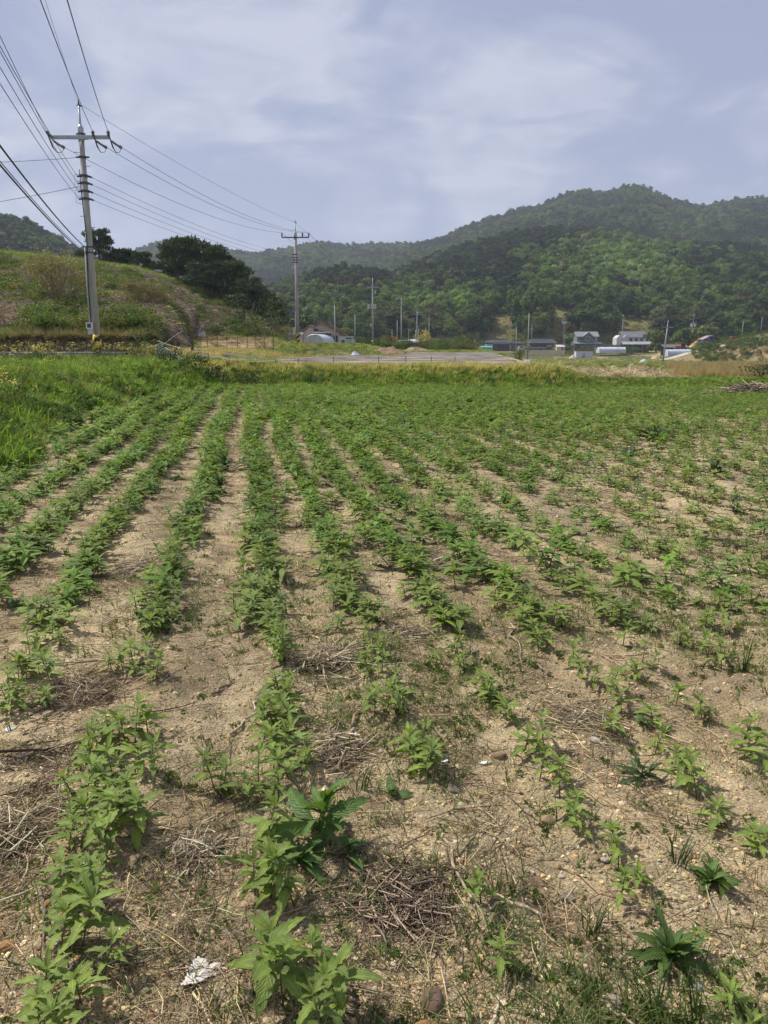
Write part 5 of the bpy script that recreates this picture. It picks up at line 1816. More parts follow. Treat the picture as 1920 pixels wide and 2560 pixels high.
D_BACK = Vector((0.292, -0.956, 0))
D_FWD = Vector((0.155, 0.988, 0))
INS_B, INS_F = [], []
for a in (ARM_L, ARM_M, ARM_R):
    a = Vector(a)
    b = a + Vector((-0.10 if a.x < 0 else 0, 0, 0)) + D_BACK * .62 + Vector((0, 0, .10)); f = a + D_FWD * .62 + Vector((.28, 0, -.30))
    insulator(pole1, a + Vector((0, 0, .05)), b); insulator(pole1, a + Vector((0, .1, -.07)), f)
    INS_B.append(A1 + b); INS_F.append(A1 + f)
    m = MB(); c = (b + f) / 2 + Vector((0, 0, -.55))
    m.tube([b + Vector((0, 0, -.05)), b.lerp(c, .55) + Vector((0, 0, -.16)), c, f.lerp(c, .45) + Vector((0, 0, -.10)), f], [.02, .036, .015, .014, .014], 6); m.build('jumper_loop', M_WIRE, pole1, True)
LVZ = [P(207, 440, 38).z - A1.z, P(207, 458, 38).z - A1.z, P(208, 478, 38).z - A1.z, P(210, 497, 38).z - A1.z]
for k, z in enumerate(LVZ):
    m = MB(); m.tube([(0, 0, z - .05), (0, 0, z + .05)], [.175, .175], 14); m.tube([(-.16, -.03, z), (-.32, -.08, z - .04)], [.05, .035], 6); m.tube([(.16, 0, z), (.34, .06, z - .06)], [.055, .045], 6)
    m.build('bracket', M_DARK, pole1)
    m = MB(); m.tube([(-.16, -.1, z + .05), (-.42, -.14, z + .02), (-.40, -.14, z - .2), (-.16, -.12, z - .26)], [.009] * 4, 5); m.build('jumper_loop', M_WIRE, pole1, True)
for z, nm in ((P(205, 393, 38).z - A1.z, 'guy_band'), (P(218, 618, 38).z - A1.z, 'cable_clamp'), (P(219, 632, 38).z - A1.z, 'cable_clamp')):
    m = MB(); m.tube([(0, 0, z - .035), (0, 0, z + .035)], [.172, .172], 14); m.box(-.3, .3, -.05, .05, z - .03, z + .03); m.build(nm, M_DARK, pole1)


def wire(label, pts, r=0.014, name='power_wire', cat='wire', mat=None):
    m = MB(); o0 = Vector(pts[0])
    m.tube([Vector(p) - o0 for p in pts], r, 5)
    o = m.build(name, mat or M_WIRE, None, True); o.location = o0
    tag(o, label, cat)
    return o


def back_wire(label, start, edge, r=0.014, name='power_wire', cat='wire', d=D_BACK, span=56, k=0.0011):
    """wire from the front pole back over the camera; passes the bearing and height seen at photo pixel `edge`"""
    dx, dy = (edge[0] - 960) / FPX, (1280 - edge[1]) / FPX
    ry = CS + dy * SN
    tx, tz = dx / ry, (-SN + dy * CS) / ry
    # start.x + d.x*s = tx*(start.y + d.y*s)
    s = (tx * start.y - start.x) / (d.x - tx * d.y)
    zt = EYE + tz * (start.y + d.y * s)
    b = (zt - start.z - k * s * s) / s
    pts = [start + d * q + Vector((0, 0, b * q + k * q * q)) for q in np.linspace(0, span, 26)]
    return wire(label, pts, r, name, cat)


back_wire('upper wire from the right crossarm tip rising out of the top of the picture', INS_B[2], (168, 0), .012)
back_wire('upper wire passing just behind the front pole top, from the middle insulator', INS_B[1], (101, 0), .012)
back_wire('upper wire from the left crossarm tip running off at the picture edge', INS_B[0], (0, 90), .012)
back_wire('thin ground wire from the very tip of the front pole overhead', A1 + Vector((0, 0, ztop + .05)), (113, 0), .006)
for k, (y0, nm) in enumerate(((115, 'topmost'), (128, 'second'), (168, 'third'), (209, 'lowest'))):
    back_wire('%s of four low wires leaving the front pole toward the picture edge' % nm, A1 + Vector((-.3, -.08, LVZ[k])), (0, y0), .009)
back_wire('thick black cable, upper one of two sagging to the front pole', A1 + Vector((-.2, -.05, P(218, 618, 38).z - A1.z)), (0, 364), .021, 'communication_cable', 'cable')
back_wire('thick black cable bundle, lower one of two sagging to the front pole', A1 + Vector((-.2, -.05, P(219, 634, 38).z - A1.z)), (0, 412), .02, 'communication_cable', 'cable')
lash = back_wire('thin lashing wire looping along the lower thick cable', A1 + Vector((-.2, -.03, P(219, 630, 38).z - A1.z)), (0, 403), .010, 'lashing_wire', 'wire')
for (xa, ya), (xe, ye), lb in (((203, 393), (-260, 405), 'thin level guy wire leaving the front pole below its crossarm'), ((203, 465), (-260, 538), 'thin slanting guy wire leaving the front pole among low wires')):
    a, b = P(xa, ya, 38), P(xe, ye, 39.5)
    wire(lb, [a.lerp(b, q) - Vector((0, 0, .25 * q * (1 - q) * 4 * .5)) for q in np.linspace(0, 1, 8)], .011, 'guy_wire')


def span_pts(a, b, sag, n=16):
    return [a.lerp(b, q) - Vector((0, 0, sag * 4 * q * (1 - q))) for q in np.linspace(0, 1, n)]


# second pole and the line running away
def line_pole(label, px, D, ybase, yarm, ytop, r=0.17, half=1.25, band=True, name='utility_pole', arm=True, trans=False, lean=(0, 0)):
    b = P(px, ybase, D); b.z = min(b.z, h1(b.x, b.y) + 0.05)
    H_ = P(px, yarm, D).z + 0.45 - b.z
    T_ = P(px, ytop, D).z - b.z
    t = pole_base(label, b, H_, r, r * .6, max(T_ - H_, 0.2) if arm else 0, lean, name, 10)
    za = P(px, yarm, D).z - b.z
    if arm:
        m = MB(); m.box(-half, half, -.16, -.06, za - .05, za + .05); m.build('crossarm', M_DARK if px < 800 else M_GALV, t)
        for q in (-.98, .52, .98):
            m = MB(); m.tube([(q * half, -.11, za + .05), (q * half, -.11, za + .2), (q * half, -.11, za + .42)], [.05, .075, .05], 7); m.build('pin_insulator', M_DARK, t)
    if band:
        helix_band(t, r, 0.3, 1.2)
    return t, b, za, T_


pole2, B2, za2, tp2 = line_pole('second tall concrete pole of the line, before the brown house', 745, 75, 866, 594, 556, 0.19, 1.28)
for k, y in enumerate((636, 644, 650, 656)):
    z = P(742, y, 75).z - B2.z
    m = MB(); m.tube([(0, 0, z - .05), (0, 0, z + .05)], [.155, .155], 10); m.tube([(-.14, -.05, z), (-.3, -.1, z)], [.05, .04], 6); m.build('bracket', M_DARK, pole2)
m = MB(); m.box(-.42, -.2, -.15, .1, P(745, 832, 75).z - B2.z, P(745, 818, 75).z - B2.z); m.build('meter_box', M_WHITE, pole2)
m = MB(); m.tube([(-.19, -.12, 1.2), (-.17, -.1, 3.2)], [.05, .05], 7); m.build('conduit', M_WHITE, pole2)
for k, (q, nm) in enumerate(((-.98, 'left'), (.52, 'middle'), (.98, 'right'))):
    wire('%s of the three crossarm wires between the two nearest poles' % nm, span_pts(INS_F[k], B2 + Vector((q * 1.28, -.11, za2 + .42)), 0.75), .011)
wire('thin ground wire joining the tips of the two nearest poles', span_pts(A1 + Vector((.1, 0, ztop)), B2 + Vector((0, 0, tp2)), .35), .008)
for k, nm in enumerate(('topmost', 'second', 'third', 'lowest')):
    z = P(742, (636, 644, 650, 656)[k], 75).z
    wire('%s low wire between the two nearest poles, against sky and pines' % nm, span_pts(A1 + Vector((.34, .06, LVZ[k] - .06)), Vector((B2.x - .3, B2.y - .1, z)), .5), .009)
for k, (ya, yb, nm) in enumerate(((618, 716, 'upper'), (634, 726, 'lower'))):
    wire('%s communication cable crossing in front of the scrubby hill' % nm, span_pts(P(224, ya, 38), P(742, yb, 75), .55), .012, 'communication_cable', 'cable')

pole3, B3, za3, tp3 = line_pole('third pole of the line carrying white transformer boxes', 932, 138, 868, 718, 693, 0.17, 1.1)
for x0, x1, ya, yb, nm in ((-.92, -.5, 772, 760, 'transformer'), (-.32, .3, 772, 760, 'transformer'), (.34, .62, 773, 760, 'transformer'), (-.45, -.2, 817, 809, 'meter_box'), (.3, .62, 735, 726, 'switch_box')):
    m = MB(); m.box(x0, x1, -.45, -.12, P(932, ya, 138).z - B3.z, P(932, yb, 138).z - B3.z); m.build(nm, M_WHITE, pole3)
for k, (q, nm) in enumerate(((-.98, 'left'), (.52, 'middle'), (.98, 'right'))):
    wire('%s crossarm wire from the second pole down the line to the third' % nm, span_pts(B2 + Vector((q * 1.28, -.11, za2 + .42)), B3 + Vector((q * 1.1, -.11, za3 + .42)), 1.2), .012)
wire('thin ground wire from the second pole tip to the third', span_pts(B2 + Vector((0, 0, tp2)), B3 + Vector((0, 0, tp3)), .8), .008)
POLES = []
for px, D, yb, ya, yt, r, lb, arm in (
        (1003, 181, 877, 762, 744, .17, 'fourth pole of the line with striped base and crossarm', True),
        (1042, 225, 872, 786, 772, .17, 'fifth pole of the line standing among thinner poles', True),
        (1072, 262, 872, 800, 787, .16, 'sixth pole of the line beside the yellow bush', True),
        (838, 150, 864, 770, 766, .14, 'plain grey pole beside the brown-roofed house', False),
        (888, 168, 862, 792, 788, .13, 'plain grey pole between the brown house and the transformer pole', False),
        (993, 178, 868, 806, 802, .11, 'thin pole beside the orange stack', False),
        (980, 190, 864, 828, 824, .09, 'short thin pole left of the orange stack', False),
        (1022, 200, 870, 826, 822, .09, 'short thin pole before the white tunnel', False),
        (1039, 222, 870, 828, 824, .12, 'short pole left of the fifth line pole', False),
        (1046, 223, 870, 826, 822, .12, 'short pole right of the fifth line pole', False),
        (1064, 215, 871, 822, 818, .1, 'dark slightly leaning pole before the yellow bush', False),
        (1154, 250, 862, 840, 836, .09, 'short pale post behind the round dark bush', False),
        (1290, 250, 872, 820, 816, .12, 'bare pole in front of the long white-walled farmhouse', False),
        (1319, 165, 889, 788, 781, .14, 'tall bare pole rising behind the willow bush', False),
        (1329, 345, 845, 814, 810, .16, 'pole behind the black-roofed house', False),
        (1409, 335, 850, 800, 791, .14, 'pole with two grey transformers behind the beige hut', True),
        (1411, 300, 874, 846, 842, .08, 'short white post at the end of the beige wall', False),
        (1435, 312, 862, 834, 831, .09, 'thin post at the corner of the two-storey grey house', False),
        (1489, 308, 874, 842, 838, .11, 'thin post in front of the two-storey grey house', False),
        (1486, 295, 886, 872, 868, .09, 'short brown post beside the white shed', False),
        (1554, 322, 862, 800, 793, .17, 'pole rising before the long white barn gable', True),
        (1545, 305, 876, 832, 828, .11, 'thin pole before the long white barn', False),
        (1729, 300, 858, 806, 782, .15, 'pole with white transformers among the trees', True),
        (1857, 290, 818, 808, 802, .15, 'short pole on the slope at the forest edge', False),
        (1904, 300, 812, 795, 790, .12, 'far pole on the slope near the picture edge', False)):
    t, b, za, tp = line_pole(lb, px, D, yb, ya, yt, r, 1.05 * (1 if D < 280 else 1.2), px == 1003, arm=arm)
    POLES.append((px, b, za, tp))
    if px in (1409, 1729):
        for s in (-1, 1):
            m = MB(); m.tube([(s * .6, -.3, za - 1.6), (s * .6, -.3, za - .5)], [.42, .42], 9); m.build('transformer', M_WHITE if px > 1500 else M_GALV, t)
lp, bl, zl, _ = line_pole('leaning pale concrete pole with small crossarm beside the long pale greenhouse', 1657, 170, 906, 818, 800, .19, 1.2, False, lean=(0, R(3.2)))
prev = (B3, za3, tp3)
for i in range(3):
    px, b, za, tp = POLES[i]
    for k, (q, nm) in enumerate(((-.98, 'left'), (.98, 'right'))):
        wire('%s crossarm wire between the %s poles of the line' % (nm, ('third and fourth', 'fourth and fifth', 'fifth and sixth')[i]), span_pts(prev[0] + Vector((q * 1.05, -.11, prev[1] + .4)), b + Vector((q * 1.05, -.11, za + .4)), .8), .014)
    prev = (b, za, tp)

# ------------------------------------------------------------------ fences, net, mulch
M_POST = plain('rusty_post', (0.07, 0.062, 0.055), 0.8, .3)
M_ROPE = plain('pale_rope', (0.58, 0.56, 0.46), 0.8, .15)
rf = empty('rope_fence', P(520, 905, 34.5)); tag(rf, 'thin posts strung with a pale rope along the terrace edge', 'fence')
o0 = rf.location.copy()
posts = [(412, 858, 37), (436, 862, 36.5), (520, 881, 34.8), (607, 904, 34.2), (688, 900, 34.2), (745, 897, 34.4), (833, 893, 34.6), (946, 892, 35), (1014, 891, 35.2), (1078, 893, 35.2), (1137, 893, 35.2)]
for px, py, D in posts:
    p = P(px, py, D) - o0; g0 = h1(p.x + o0.x, D) - o0.z - .3
    m = MB(); m.tube([(p.x, p.y, g0), (p.x + .01, p.y, p.z + .03)], [.014, .014], 6); m.build('post', M_POST, rf)
rope = [(394, 852, 37.6), (412, 859, 37), (436, 866, 36.5), (473, 877, 35.6), (520, 881, 34.8), (545, 889, 34.6), (572, 898, 34.4), (607, 904, 34.2), (650, 904, 34.2), (688, 901, 34.2), (745, 898, 34.4)]
m = MB(); m.tube([P(*q) - o0 for q in rope], .010, 5); m.build('rope', M_ROPE, rf)
m = MB(); m.tube([P(*q) - o0 for q in ((745, 898, 34.4), (775, 893, 40), (800, 885, 48), (822, 880, 55), (850, 881, 55), (882, 888, 52))], .010, 5); m.build('rope', M_ROPE, rf)
m = MB(); m.tube([P(413, 858, 37) - o0, P(432, 843, 37) - o0, P(455, 828, 37) - o0], .013, 5); m.build('guy_rope', M_ROPE, rf)

nf = empty('hanging_net', P(420, 905, 33.5)); tag(nf, 'crumpled green fishing net draped over the bank corner', 'net')
o0 = nf.location.copy()
m = MB(); g_ = random.Random(9)
c0, c1, c2, c3 = P(392, 862, 36), P(470, 905, 32.5), P(485, 928, 32.0), P(396, 893, 34.2)


def netp(u, v):
    p = (c0 * (1 - u) + c1 * u) * (1 - v) + (c3 * (1 - u) + c2 * u) * v
    return p - o0 + Vector((.10 * math.sin(u * 19 + v * 5), .16 * math.sin(u * 13 + v * 9), .09 * math.sin(u * 23 + v * 4)))


for i in range(46):
    m.tube([netp(i / 45, v) for v in np.linspace(0, 1, 9)], .0055, 3, cap=False)
for j in range(20):
    m.tube([netp(u, j / 19) for u in np.linspace(0, 1, 24)], .005, 3, cap=False)
m.build('mesh', plain('net_green', (0.16, 0.27, 0.24), 0.7, .2), nf)
m = MB(); m.tube([netp(u, 0) + Vector((0, 0, .02)) for u in np.linspace(0, 1, 16)], .014, 5); m.build('edge_rope', M_ROPE, nf)
m = MB(); m.tube([P(372, 876, 37.5) - o0, P(380, 865, 37.3) - o0, P(396, 865, 37) - o0], .014, 5); m.build('bent_rod', M_WHITE, nf)

pf = empty('plot_fence', ground_at(570, 64)); tag(pf, 'line of thin dark stakes with wire before the bare tan plot', 'fence')
o0 = pf.location.copy(); tops = []
for px in (503, 519, 544, 568, 594, 619, 640, 662, 684):
    g0 = ground_at(px, 63.5) - o0
    m = MB(); m.tube([g0 - Vector((0, 0, .2)), g0 + Vector((0, 0, 1.15))], [.022, .02], 5); m.build('stake', M_POST, pf); tops.append(g0 + Vector((0, 0, 1.0)))
for dz in (0, -.45):
    m = MB(); m.tube([q + Vector((0, 0, dz)) for q in tops], .008, 4); m.build('wire', M_POST, pf)

M_FILM = plain('mulch_film', (0.155, 0.15, 0.145), 0.9, .6, 1.6, bump=0.8, bscale=6, stretch=(.4, 1, 1), spec=.0)
M_FILM2 = plain('mulch_film_dusty', (0.26, 0.215, 0.16), 0.9, .5, 1.2, bump=0.8, bscale=6, stretch=(.4, 1, 1), spec=.0)
g_ = random.Random(12)
for i in range(17):
    yy = 36.8 + i * 2.7
    xl = max(-12 + 0.4 * i, -3.4 - (56 - yy) * 0.28) if yy < 56 else 1.4 + (yy - 56) * 0.04
    xr = float(xb(yy)) - 0.6 - g_.uniform(0, .8)
    if xr - xl < 3:
        continue
    vs = []; fs = []
    ns = 14
    prof_ = ((-.62, 0.0), (-.52, .16), (-.25, .24), (.25, .24), (.52, .16), (.62, 0.0))
    for k in range(ns + 1):
        xx = xl + (xr - xl) * k / ns; cy = yy + .035 * (xx - xl)
        z0 = h1(xx, cy) + 0.01
        for q, hz in prof_:
            vs.append((xx - xl, cy + q + g_.uniform(-.04, .04) - yy, z0 + hz + g_.uniform(-.015, .015)))
    for k in range(ns):
        for j in range(5):
            fs.append((k * 6 + j, k * 6 + j + 1, k * 6 + 6 + j + 1, k * 6 + 6 + j))
    m = MB(); m.add(vs, [f[::-1] for f in fs]); o = m.build('mulch_bed', M_FILM if i % 2 else M_FILM2, None, True); o.location = (xl, yy, 0)
    tag(o, 'long planting bed wrapped in grey plastic film, %s counted from the rope fence' % ordinal(i + 1), 'mulch bed', 'plastic-covered beds beyond the terrace')

# earth heap by the mulched plot, blue sheet on the slope
def heap(name, label, cat, px, D, w, d, h, mat, seed):
    n = 26
    gx, gy = np.meshgrid(np.linspace(-1, 1, n), np.linspace(-1, 1, n))
    r = np.hypot(gx, gy)
    z = h * np.clip(1 - r ** 1.4, -0.12, 1) * (0.45 + 1.1 * fbm(gx * 3 + seed, gy * 3, 4)) + 0.4 * h * (fbm(gx * 11, gy * 11 + seed, 3) - .4)
    v = np.stack([gx * w / 2, gy * d / 2, z], -1).reshape(-1, 3)
    f = np.array([(i * n + j, i * n + j + 1, (i + 1) * n + j + 1, (i + 1) * n + j) for i in range(n - 1) for j in range(n - 1)])
    o = link(bpy.data.objects.new(name, npmesh(name, v, f, mat)))
    o.location = ground_at(px, D, 0.05)
    tag(o, label, cat)


M_CLOD = plain('clod_earth', (0.19, 0.125, 0.072), .95, .45, 2.2, bump=1.0, bscale=3)
heap('earth_heap', 'long heap of tan broken earth at the end of the grey beds', 'earth heap', 968, 66, 3.6, 4, 0.7, M_CLOD, 2)
heap('earth_heap', 'pale branch and rubble heap below the thin poles', 'rubble heap', 1040, 128, 5, 3, 0.8, plain('rubble', (.24, .19, .13), .9, .5, 1.5, bump=1, bscale=3), 5)
heap('blue_sheet', 'crumpled blue and white sheet lying at the end of the earth heap', 'plastic sheet', 888, 58, 1.0, .8, 0.42, plain('blue_sheet', (.38, .46, .60), .5, .5, 3), 8)
heap('net_bundle', 'pale bundle of netting lying beside the willow bush', 'net bundle', 1320, 98, 2.4, 1.2, 0.9, plain('bundle', (.36, .36, .34), .8, .4, 5), 9)
heap('sheet_strip', 'flat pale sheet lying on the low green plots', 'plastic sheet', 1786, 118, 2.4, 1.6, .3, plain('sheet_cream', (.66, .60, .45), .6, .15, 2), 11)
heap('sheet_strip', 'white sheet strip on the plots at the picture edge', 'plastic sheet', 1905, 116, 2.6, 1.4, .3, plain('sheet_white', (.7, .68, .62), .6, .2, 2), 12)
heap('white_bag', 'white bag lying on the low plots before the village lane', 'bag', 1612, 165, 2.4, 1.2, .7, M_WHITE, 13)
heap('bag_pile', 'pale bag pile at the corner of the white shed', 'bag pile', 1434, 300, 3.2, 2.4, 1.2, plain('bag_tan', (.5, .4, .3), .8, .4, 1.5), 14)
tag(strip('village_lane', [(60 + 3.2 * i, 214 + 2.0 * i) for i in range(16)], 1.4, 0.06, plain('lane', (.42, .36, .27), .9, .15, 1), .4), kind='structure')

# small grey tomb-like stand on the slope
t = empty('stone_marker', P(504, 833, 74)); tag(t, 'small grey tent-shaped stone stand on the grassy slope', 'stone marker')
m = MB(); m.box(-.30, .30, -.2, .25, -.3, .1); m.build('base', M_WHITE, t)
for s in (-1, 1):
    m = MB(); m.prism([(s * .27, -.12, .1), (s * .06, -.12, .1), (s * .05, -.05, .62), (s * .10, -.05, .62)], (0, .18, 0)); m.build('side_slab', plain('grey_stone', (.36, .36, .37), .9, .25, 4), t)
m = MB(); m.prism([(-.14, -.06, .62), (.14, -.06, .62), (0, -.06, .78)], (0, .2, 0)); m.build('cap', MATS['grey_stone'], t)


# ------------------------------------------------------------------ village
M_TILE = plain('black_roof', (0.055, 0.058, 0.068), .6, .25, 1.2, bump=.6, bscale=2.5, stretch=(3, .5, .5))
M_BRNR = plain('brown_roof', (0.26, 0.18, 0.13), .75, .2, .8, bump=.4, bscale=3)
M_BRNW = plain('brown_wall', (0.58, 0.46, 0.38), .85, .12, .6)
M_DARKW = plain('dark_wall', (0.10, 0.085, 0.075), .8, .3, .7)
M_GREYW = plain('grey_siding', (0.17, 0.18, 0.20), .7, .1, .5, bump=.5, bscale=3, stretch=(.1, .1, 4))
M_GREYR = plain('grey_shingle', (0.21, 0.215, 0.22), .8, .2, .8)
M_CREAM = plain('cream_wall', (0.62, 0.50, 0.37), .85, .1, .4)
M_GLASS = plain('window_glass', (0.035, 0.042, 0.05), .12, .2, .6)
M_TEAL = plain('teal_cover', (0.09, 0.36, 0.29), .6, .15, .8)
M_VINYL = plain('vinyl_sheet', (0.54, 0.57, 0.60), .35, .12, .7)
M_VINYLB = plain('vinyl_blue', (0.40, 0.47, 0.54), .35, .18, .9)
M_RUST = plain('rust_red', (0.36, 0.10, 0.05), .7, .3, 1)
M_ORNG = plain('orange_crate', (0.62, 0.17, 0.03), .6, .25, 1.5)


def house(label, px, py, D, cat='house', name='house', rz=0.0):
    p = P(px, py, D)
    p.z = min(p.z, h1(p.x, p.y) + 1.0)
    t = empty(name, p, rz); tag(t, label, cat, kind='thing')
    return t


def M2P(D):
    return D / KH


def wbox(t, x0, x1, y0, y1, z0, z1, mat, name='wall'):
    m = MB(); m.box(x0, x1, y0, y1, z0, z1); return m.build(name, mat, t)


def gable_roof(t, x0, x1, y0, y1, ze, zr, mat, along='x', ov=.5, th=.18, name='roof'):
    """two slabs; ridge runs along x or y"""
    m = MB()
    if along == 'x':
        cy = (y0 + y1) / 2
        for a, b in ((y0 - ov, cy), (y1 + ov, cy)):
            zl = ze - ov * (zr - ze) / (abs(b - a) - ov)
            m.prism([(x0 - ov, a, zl), (x0 - ov, b, zr), (x0 - ov, b, zr + th), (x0 - ov, a, zl + th)], (x1 - x0 + 2 * ov, 0, 0))
    else:
        cx = (x0 + x1) / 2
        for a, b in ((x0 - ov, cx), (x1 + ov, cx)):
            zl = ze - ov * (zr - ze) / (abs(b - a) - ov)
            m.prism([(a, y0 - ov, zl), (b, y0 - ov, zr), (b, y0 - ov, zr + th), (a, y0 - ov, zl + th)], (0, y1 - y0 + 2 * ov, 0))
    return m.build(name, mat, t)


def gable_wall(t, x0, x1, y0, y1, z0, ze, zr, mat, along='x'):
    m = MB()
    if along == 'x':
        cy = (y0 + y1) / 2
        m.prism([(x0, y0, z0), (x0, y1, z0), (x0, y1, ze), (x0, cy, zr), (x0, y0, ze)], (x1 - x0, 0, 0))
    else:
        cx = (x0 + x1) / 2
        m.prism([(x0, y0, z0), (x0, y0, ze), (cx, y0, zr), (x1, y0, ze), (x1, y0, z0)], (0, y1 - y0, 0))
    return m.build('wall', mat, t)


def window(t, x0, x1, z0, z1, y, fr=.1, mull=1, fmat=None, name='window'):
    """pane with a frame that stands proud; mull = number of upright bars"""
    m = MB(); m.box(x0, x1, y - .03, y - .004, z0, z1); w = m.build(name, M_GLASS, t)
    m = MB()
    m.box(x0 - fr, x0, y - .08, y - .002, z0 - fr, z1 + fr); m.box(x1, x1 + fr, y - .08, y - .002, z0 - fr, z1 + fr)
    m.box(x0, x1, y - .08, y - .002, z1, z1 + fr); m.box(x0, x1, y - .08, y - .002, z0 - fr, z0)
    for i in range(mull):
        c = x0 + (x1 - x0) * (i + 1) / (mull + 1); m.box(c - fr * .35, c + fr * .35, y - .06, y - .03, z0, z1)
    m.build('frame', fmat or M_WHITE, w)
    return w


def hip_roof(t, x0, x1, y0, y1, ze, zr, mat, ov=.9, up=.35, inset=.28, name='roof'):
    """tiled farmhouse roof with a ridge and slightly lifted corners"""
    X0, X1, Y0, Y1 = x0 - ov, x1 + ov, y0 - ov, y1 + ov
    cy = (Y0 + Y1) / 2; a = X0 + (X1 - X0) * inset * .5; b = X1 - (X1 - X0) * inset * .5
    n = 8
    vs = []; fs = []
    def ring(f, zz):
        out = []
        for i in range(n + 1):
            q = i / n; lift = up * (abs(2 * q - 1) ** 3) * (1 - f)
            out.append((X0 + (X1 - X0) * q, 0, lift))
        return out
    fr = []; rd = []; bk = []
    for i in range(n + 1):
        q = i / n; lift = up * abs(2 * q - 1) ** 3
        fr.append((X0 + (X1 - X0) * q, Y0, ze + lift)); bk.append((X0 + (X1 - X0) * q, Y1, ze + lift))
        rd.append((a + (b - a) * q, cy, zr + .12 * abs(2 * q - 1) ** 2))
    mid_f = [tuple((np.array(p) + np.array(r)) / 2 - np.array([0, 0, .14 * (zr - ze)])) for p, r in zip(fr, rd)]
    mid_b = [tuple((np.array(p) + np.array(r)) / 2 - np.array([0, 0, .14 * (zr - ze)])) for p, r in zip(bk, rd)]
    vs = fr + mid_f + rd + mid_b + bk
    k = n + 1
    for j in range(4):
        for i in range(n):
            fs.append((j * k + i, j * k + i + 1, (j + 1) * k + i + 1, (j + 1) * k + i))
    fs += [(0, k, 2 * k, 3 * k, 4 * k), (4 * k + n, 3 * k + n, 2 * k + n, k + n, n)]
    fs.append(tuple([0] + [4 * k] + [4 * k + n] + [n]))
    m = MB(); m.add(vs, fs)
    r = m.build(name, mat, t)
    m = MB(); m.tube([Vector(q) + Vector((0, 0, .1)) for q in rd], .17, 6); m.build('ridge_tiles', mat, r)
    m = MB(); m.box(X0 + .1, X1 - .1, Y0 + .05, Y0 + .2, ze - .22, ze - .02); m.build('eaves_board', plain('eaves_wood', (.14, .10, .075), .8, .2), r)
    return r


# brown-roofed house (three stepped gables)
t = house('brown house of three stepped gables behind the grey tunnel greenhouse', 805, 866, 152)
k = M2P(152)
B0 = 805
M_ROOFE = M_BRNR
for px0, pxc, px1, yr, ye, y0, y1 in ((752, 777, 816, 816, 834, 0.0, 4.0), (765, 799, 853, 809, 832, 1.6, 6.5), (778, 814, 869, 810, 833, 3.4, 9.5)):
    x0, xc, x1 = (px0 - B0) * k, (pxc - B0) * k, (px1 - B0) * k
    zr, ze = (866 - yr) * k, (866 - ye) * k
    m = MB(); m.prism([(x0 + .3, y0, -1), (x0 + .3, y0, ze), (xc, y0, zr - .1), (x1 - .35, y0, ze), (x1 - .35, y0, -1)], (0, y1 - y0, 0)); m.build('wall', M_BRNW, t)
    m = MB(); m.prism([(x0 - .2, y0 - .5, ze - .1), (xc, y0 - .5, zr), (xc, y0 - .5, zr + .22), (x0 - .2, y0 - .5, ze + .12)], (0, y1 - y0 + .8, 0))
    m.prism([(xc, y0 - .5, zr), (x1 + .2, y0 - .5, ze - .1), (x1 + .2, y0 - .5, ze + .12), (xc, y0 - .5, zr + .22)], (0, y1 - y0 + .8, 0)); m.build('roof', M_BRNR, t)
wbox(t, .1, 1.9, -1.2, .05, -.6, 2.45, plain('brown_annex', (.24, .15, .10), .8, .2, .6), 'annex')
wbox(t, -1.4, 2.2, -1.9, .2, 2.5, 2.7, M_WHITE, 'canopy')
window(t, -1.6, -.7, 2.9, 3.3, 0, .06, 0)
window(t, 2.2, 3.0, .4, 2.1, 1.6, .08, 1)
window(t, 3.7, 4.6, .4, 2.2, 3.4, .08, 1)


# tunnel greenhouses
def tunnel(label, px, py, D, w, h, ln, mat, rz=0.0, ribs=6, door=False, name='greenhouse'):
    t = house(label, px, py, D, 'greenhouse', name, rz)
    n = 12; m = MB(); vs = []; fs = []
    L_ = int(max(4, ribs * 2))
    for j in range(L_ + 1):
        for i in range(n + 1):
            a = math.pi * i / n
            vs.append((-w / 2 * math.cos(a), ln * j / L_, h * math.sin(a) ** .8 * (1 - .02 * (j % 2))))
    for j in range(L_):
        for i in range(n):
            fs.append((j * (n + 1) + i, j * (n + 1) + i + 1, (j + 1) * (n + 1) + i + 1, (j + 1) * (n + 1) + i))
    fs.append(tuple(range(n + 1))); fs.append(tuple(L_ * (n + 1) + i for i in range(n + 1))[::-1])
    m.add(vs, fs); c = m.build('cover', mat, t, False)
    for j in range(ribs + 1):
        m = MB(); m.tube([(-w / 2 * 1.005 * math.cos(math.pi * i / n), ln * j / ribs, h * 1.01 * math.sin(math.pi * i / n) ** .8) for i in range(n + 1)], .035, 4); m.build('hoop', M_GALV, t)
    if door:
        wbox(t, -w * .12, w * .12, -.06, .03, 0, h * .6, M_GALV, 'door')
    return t


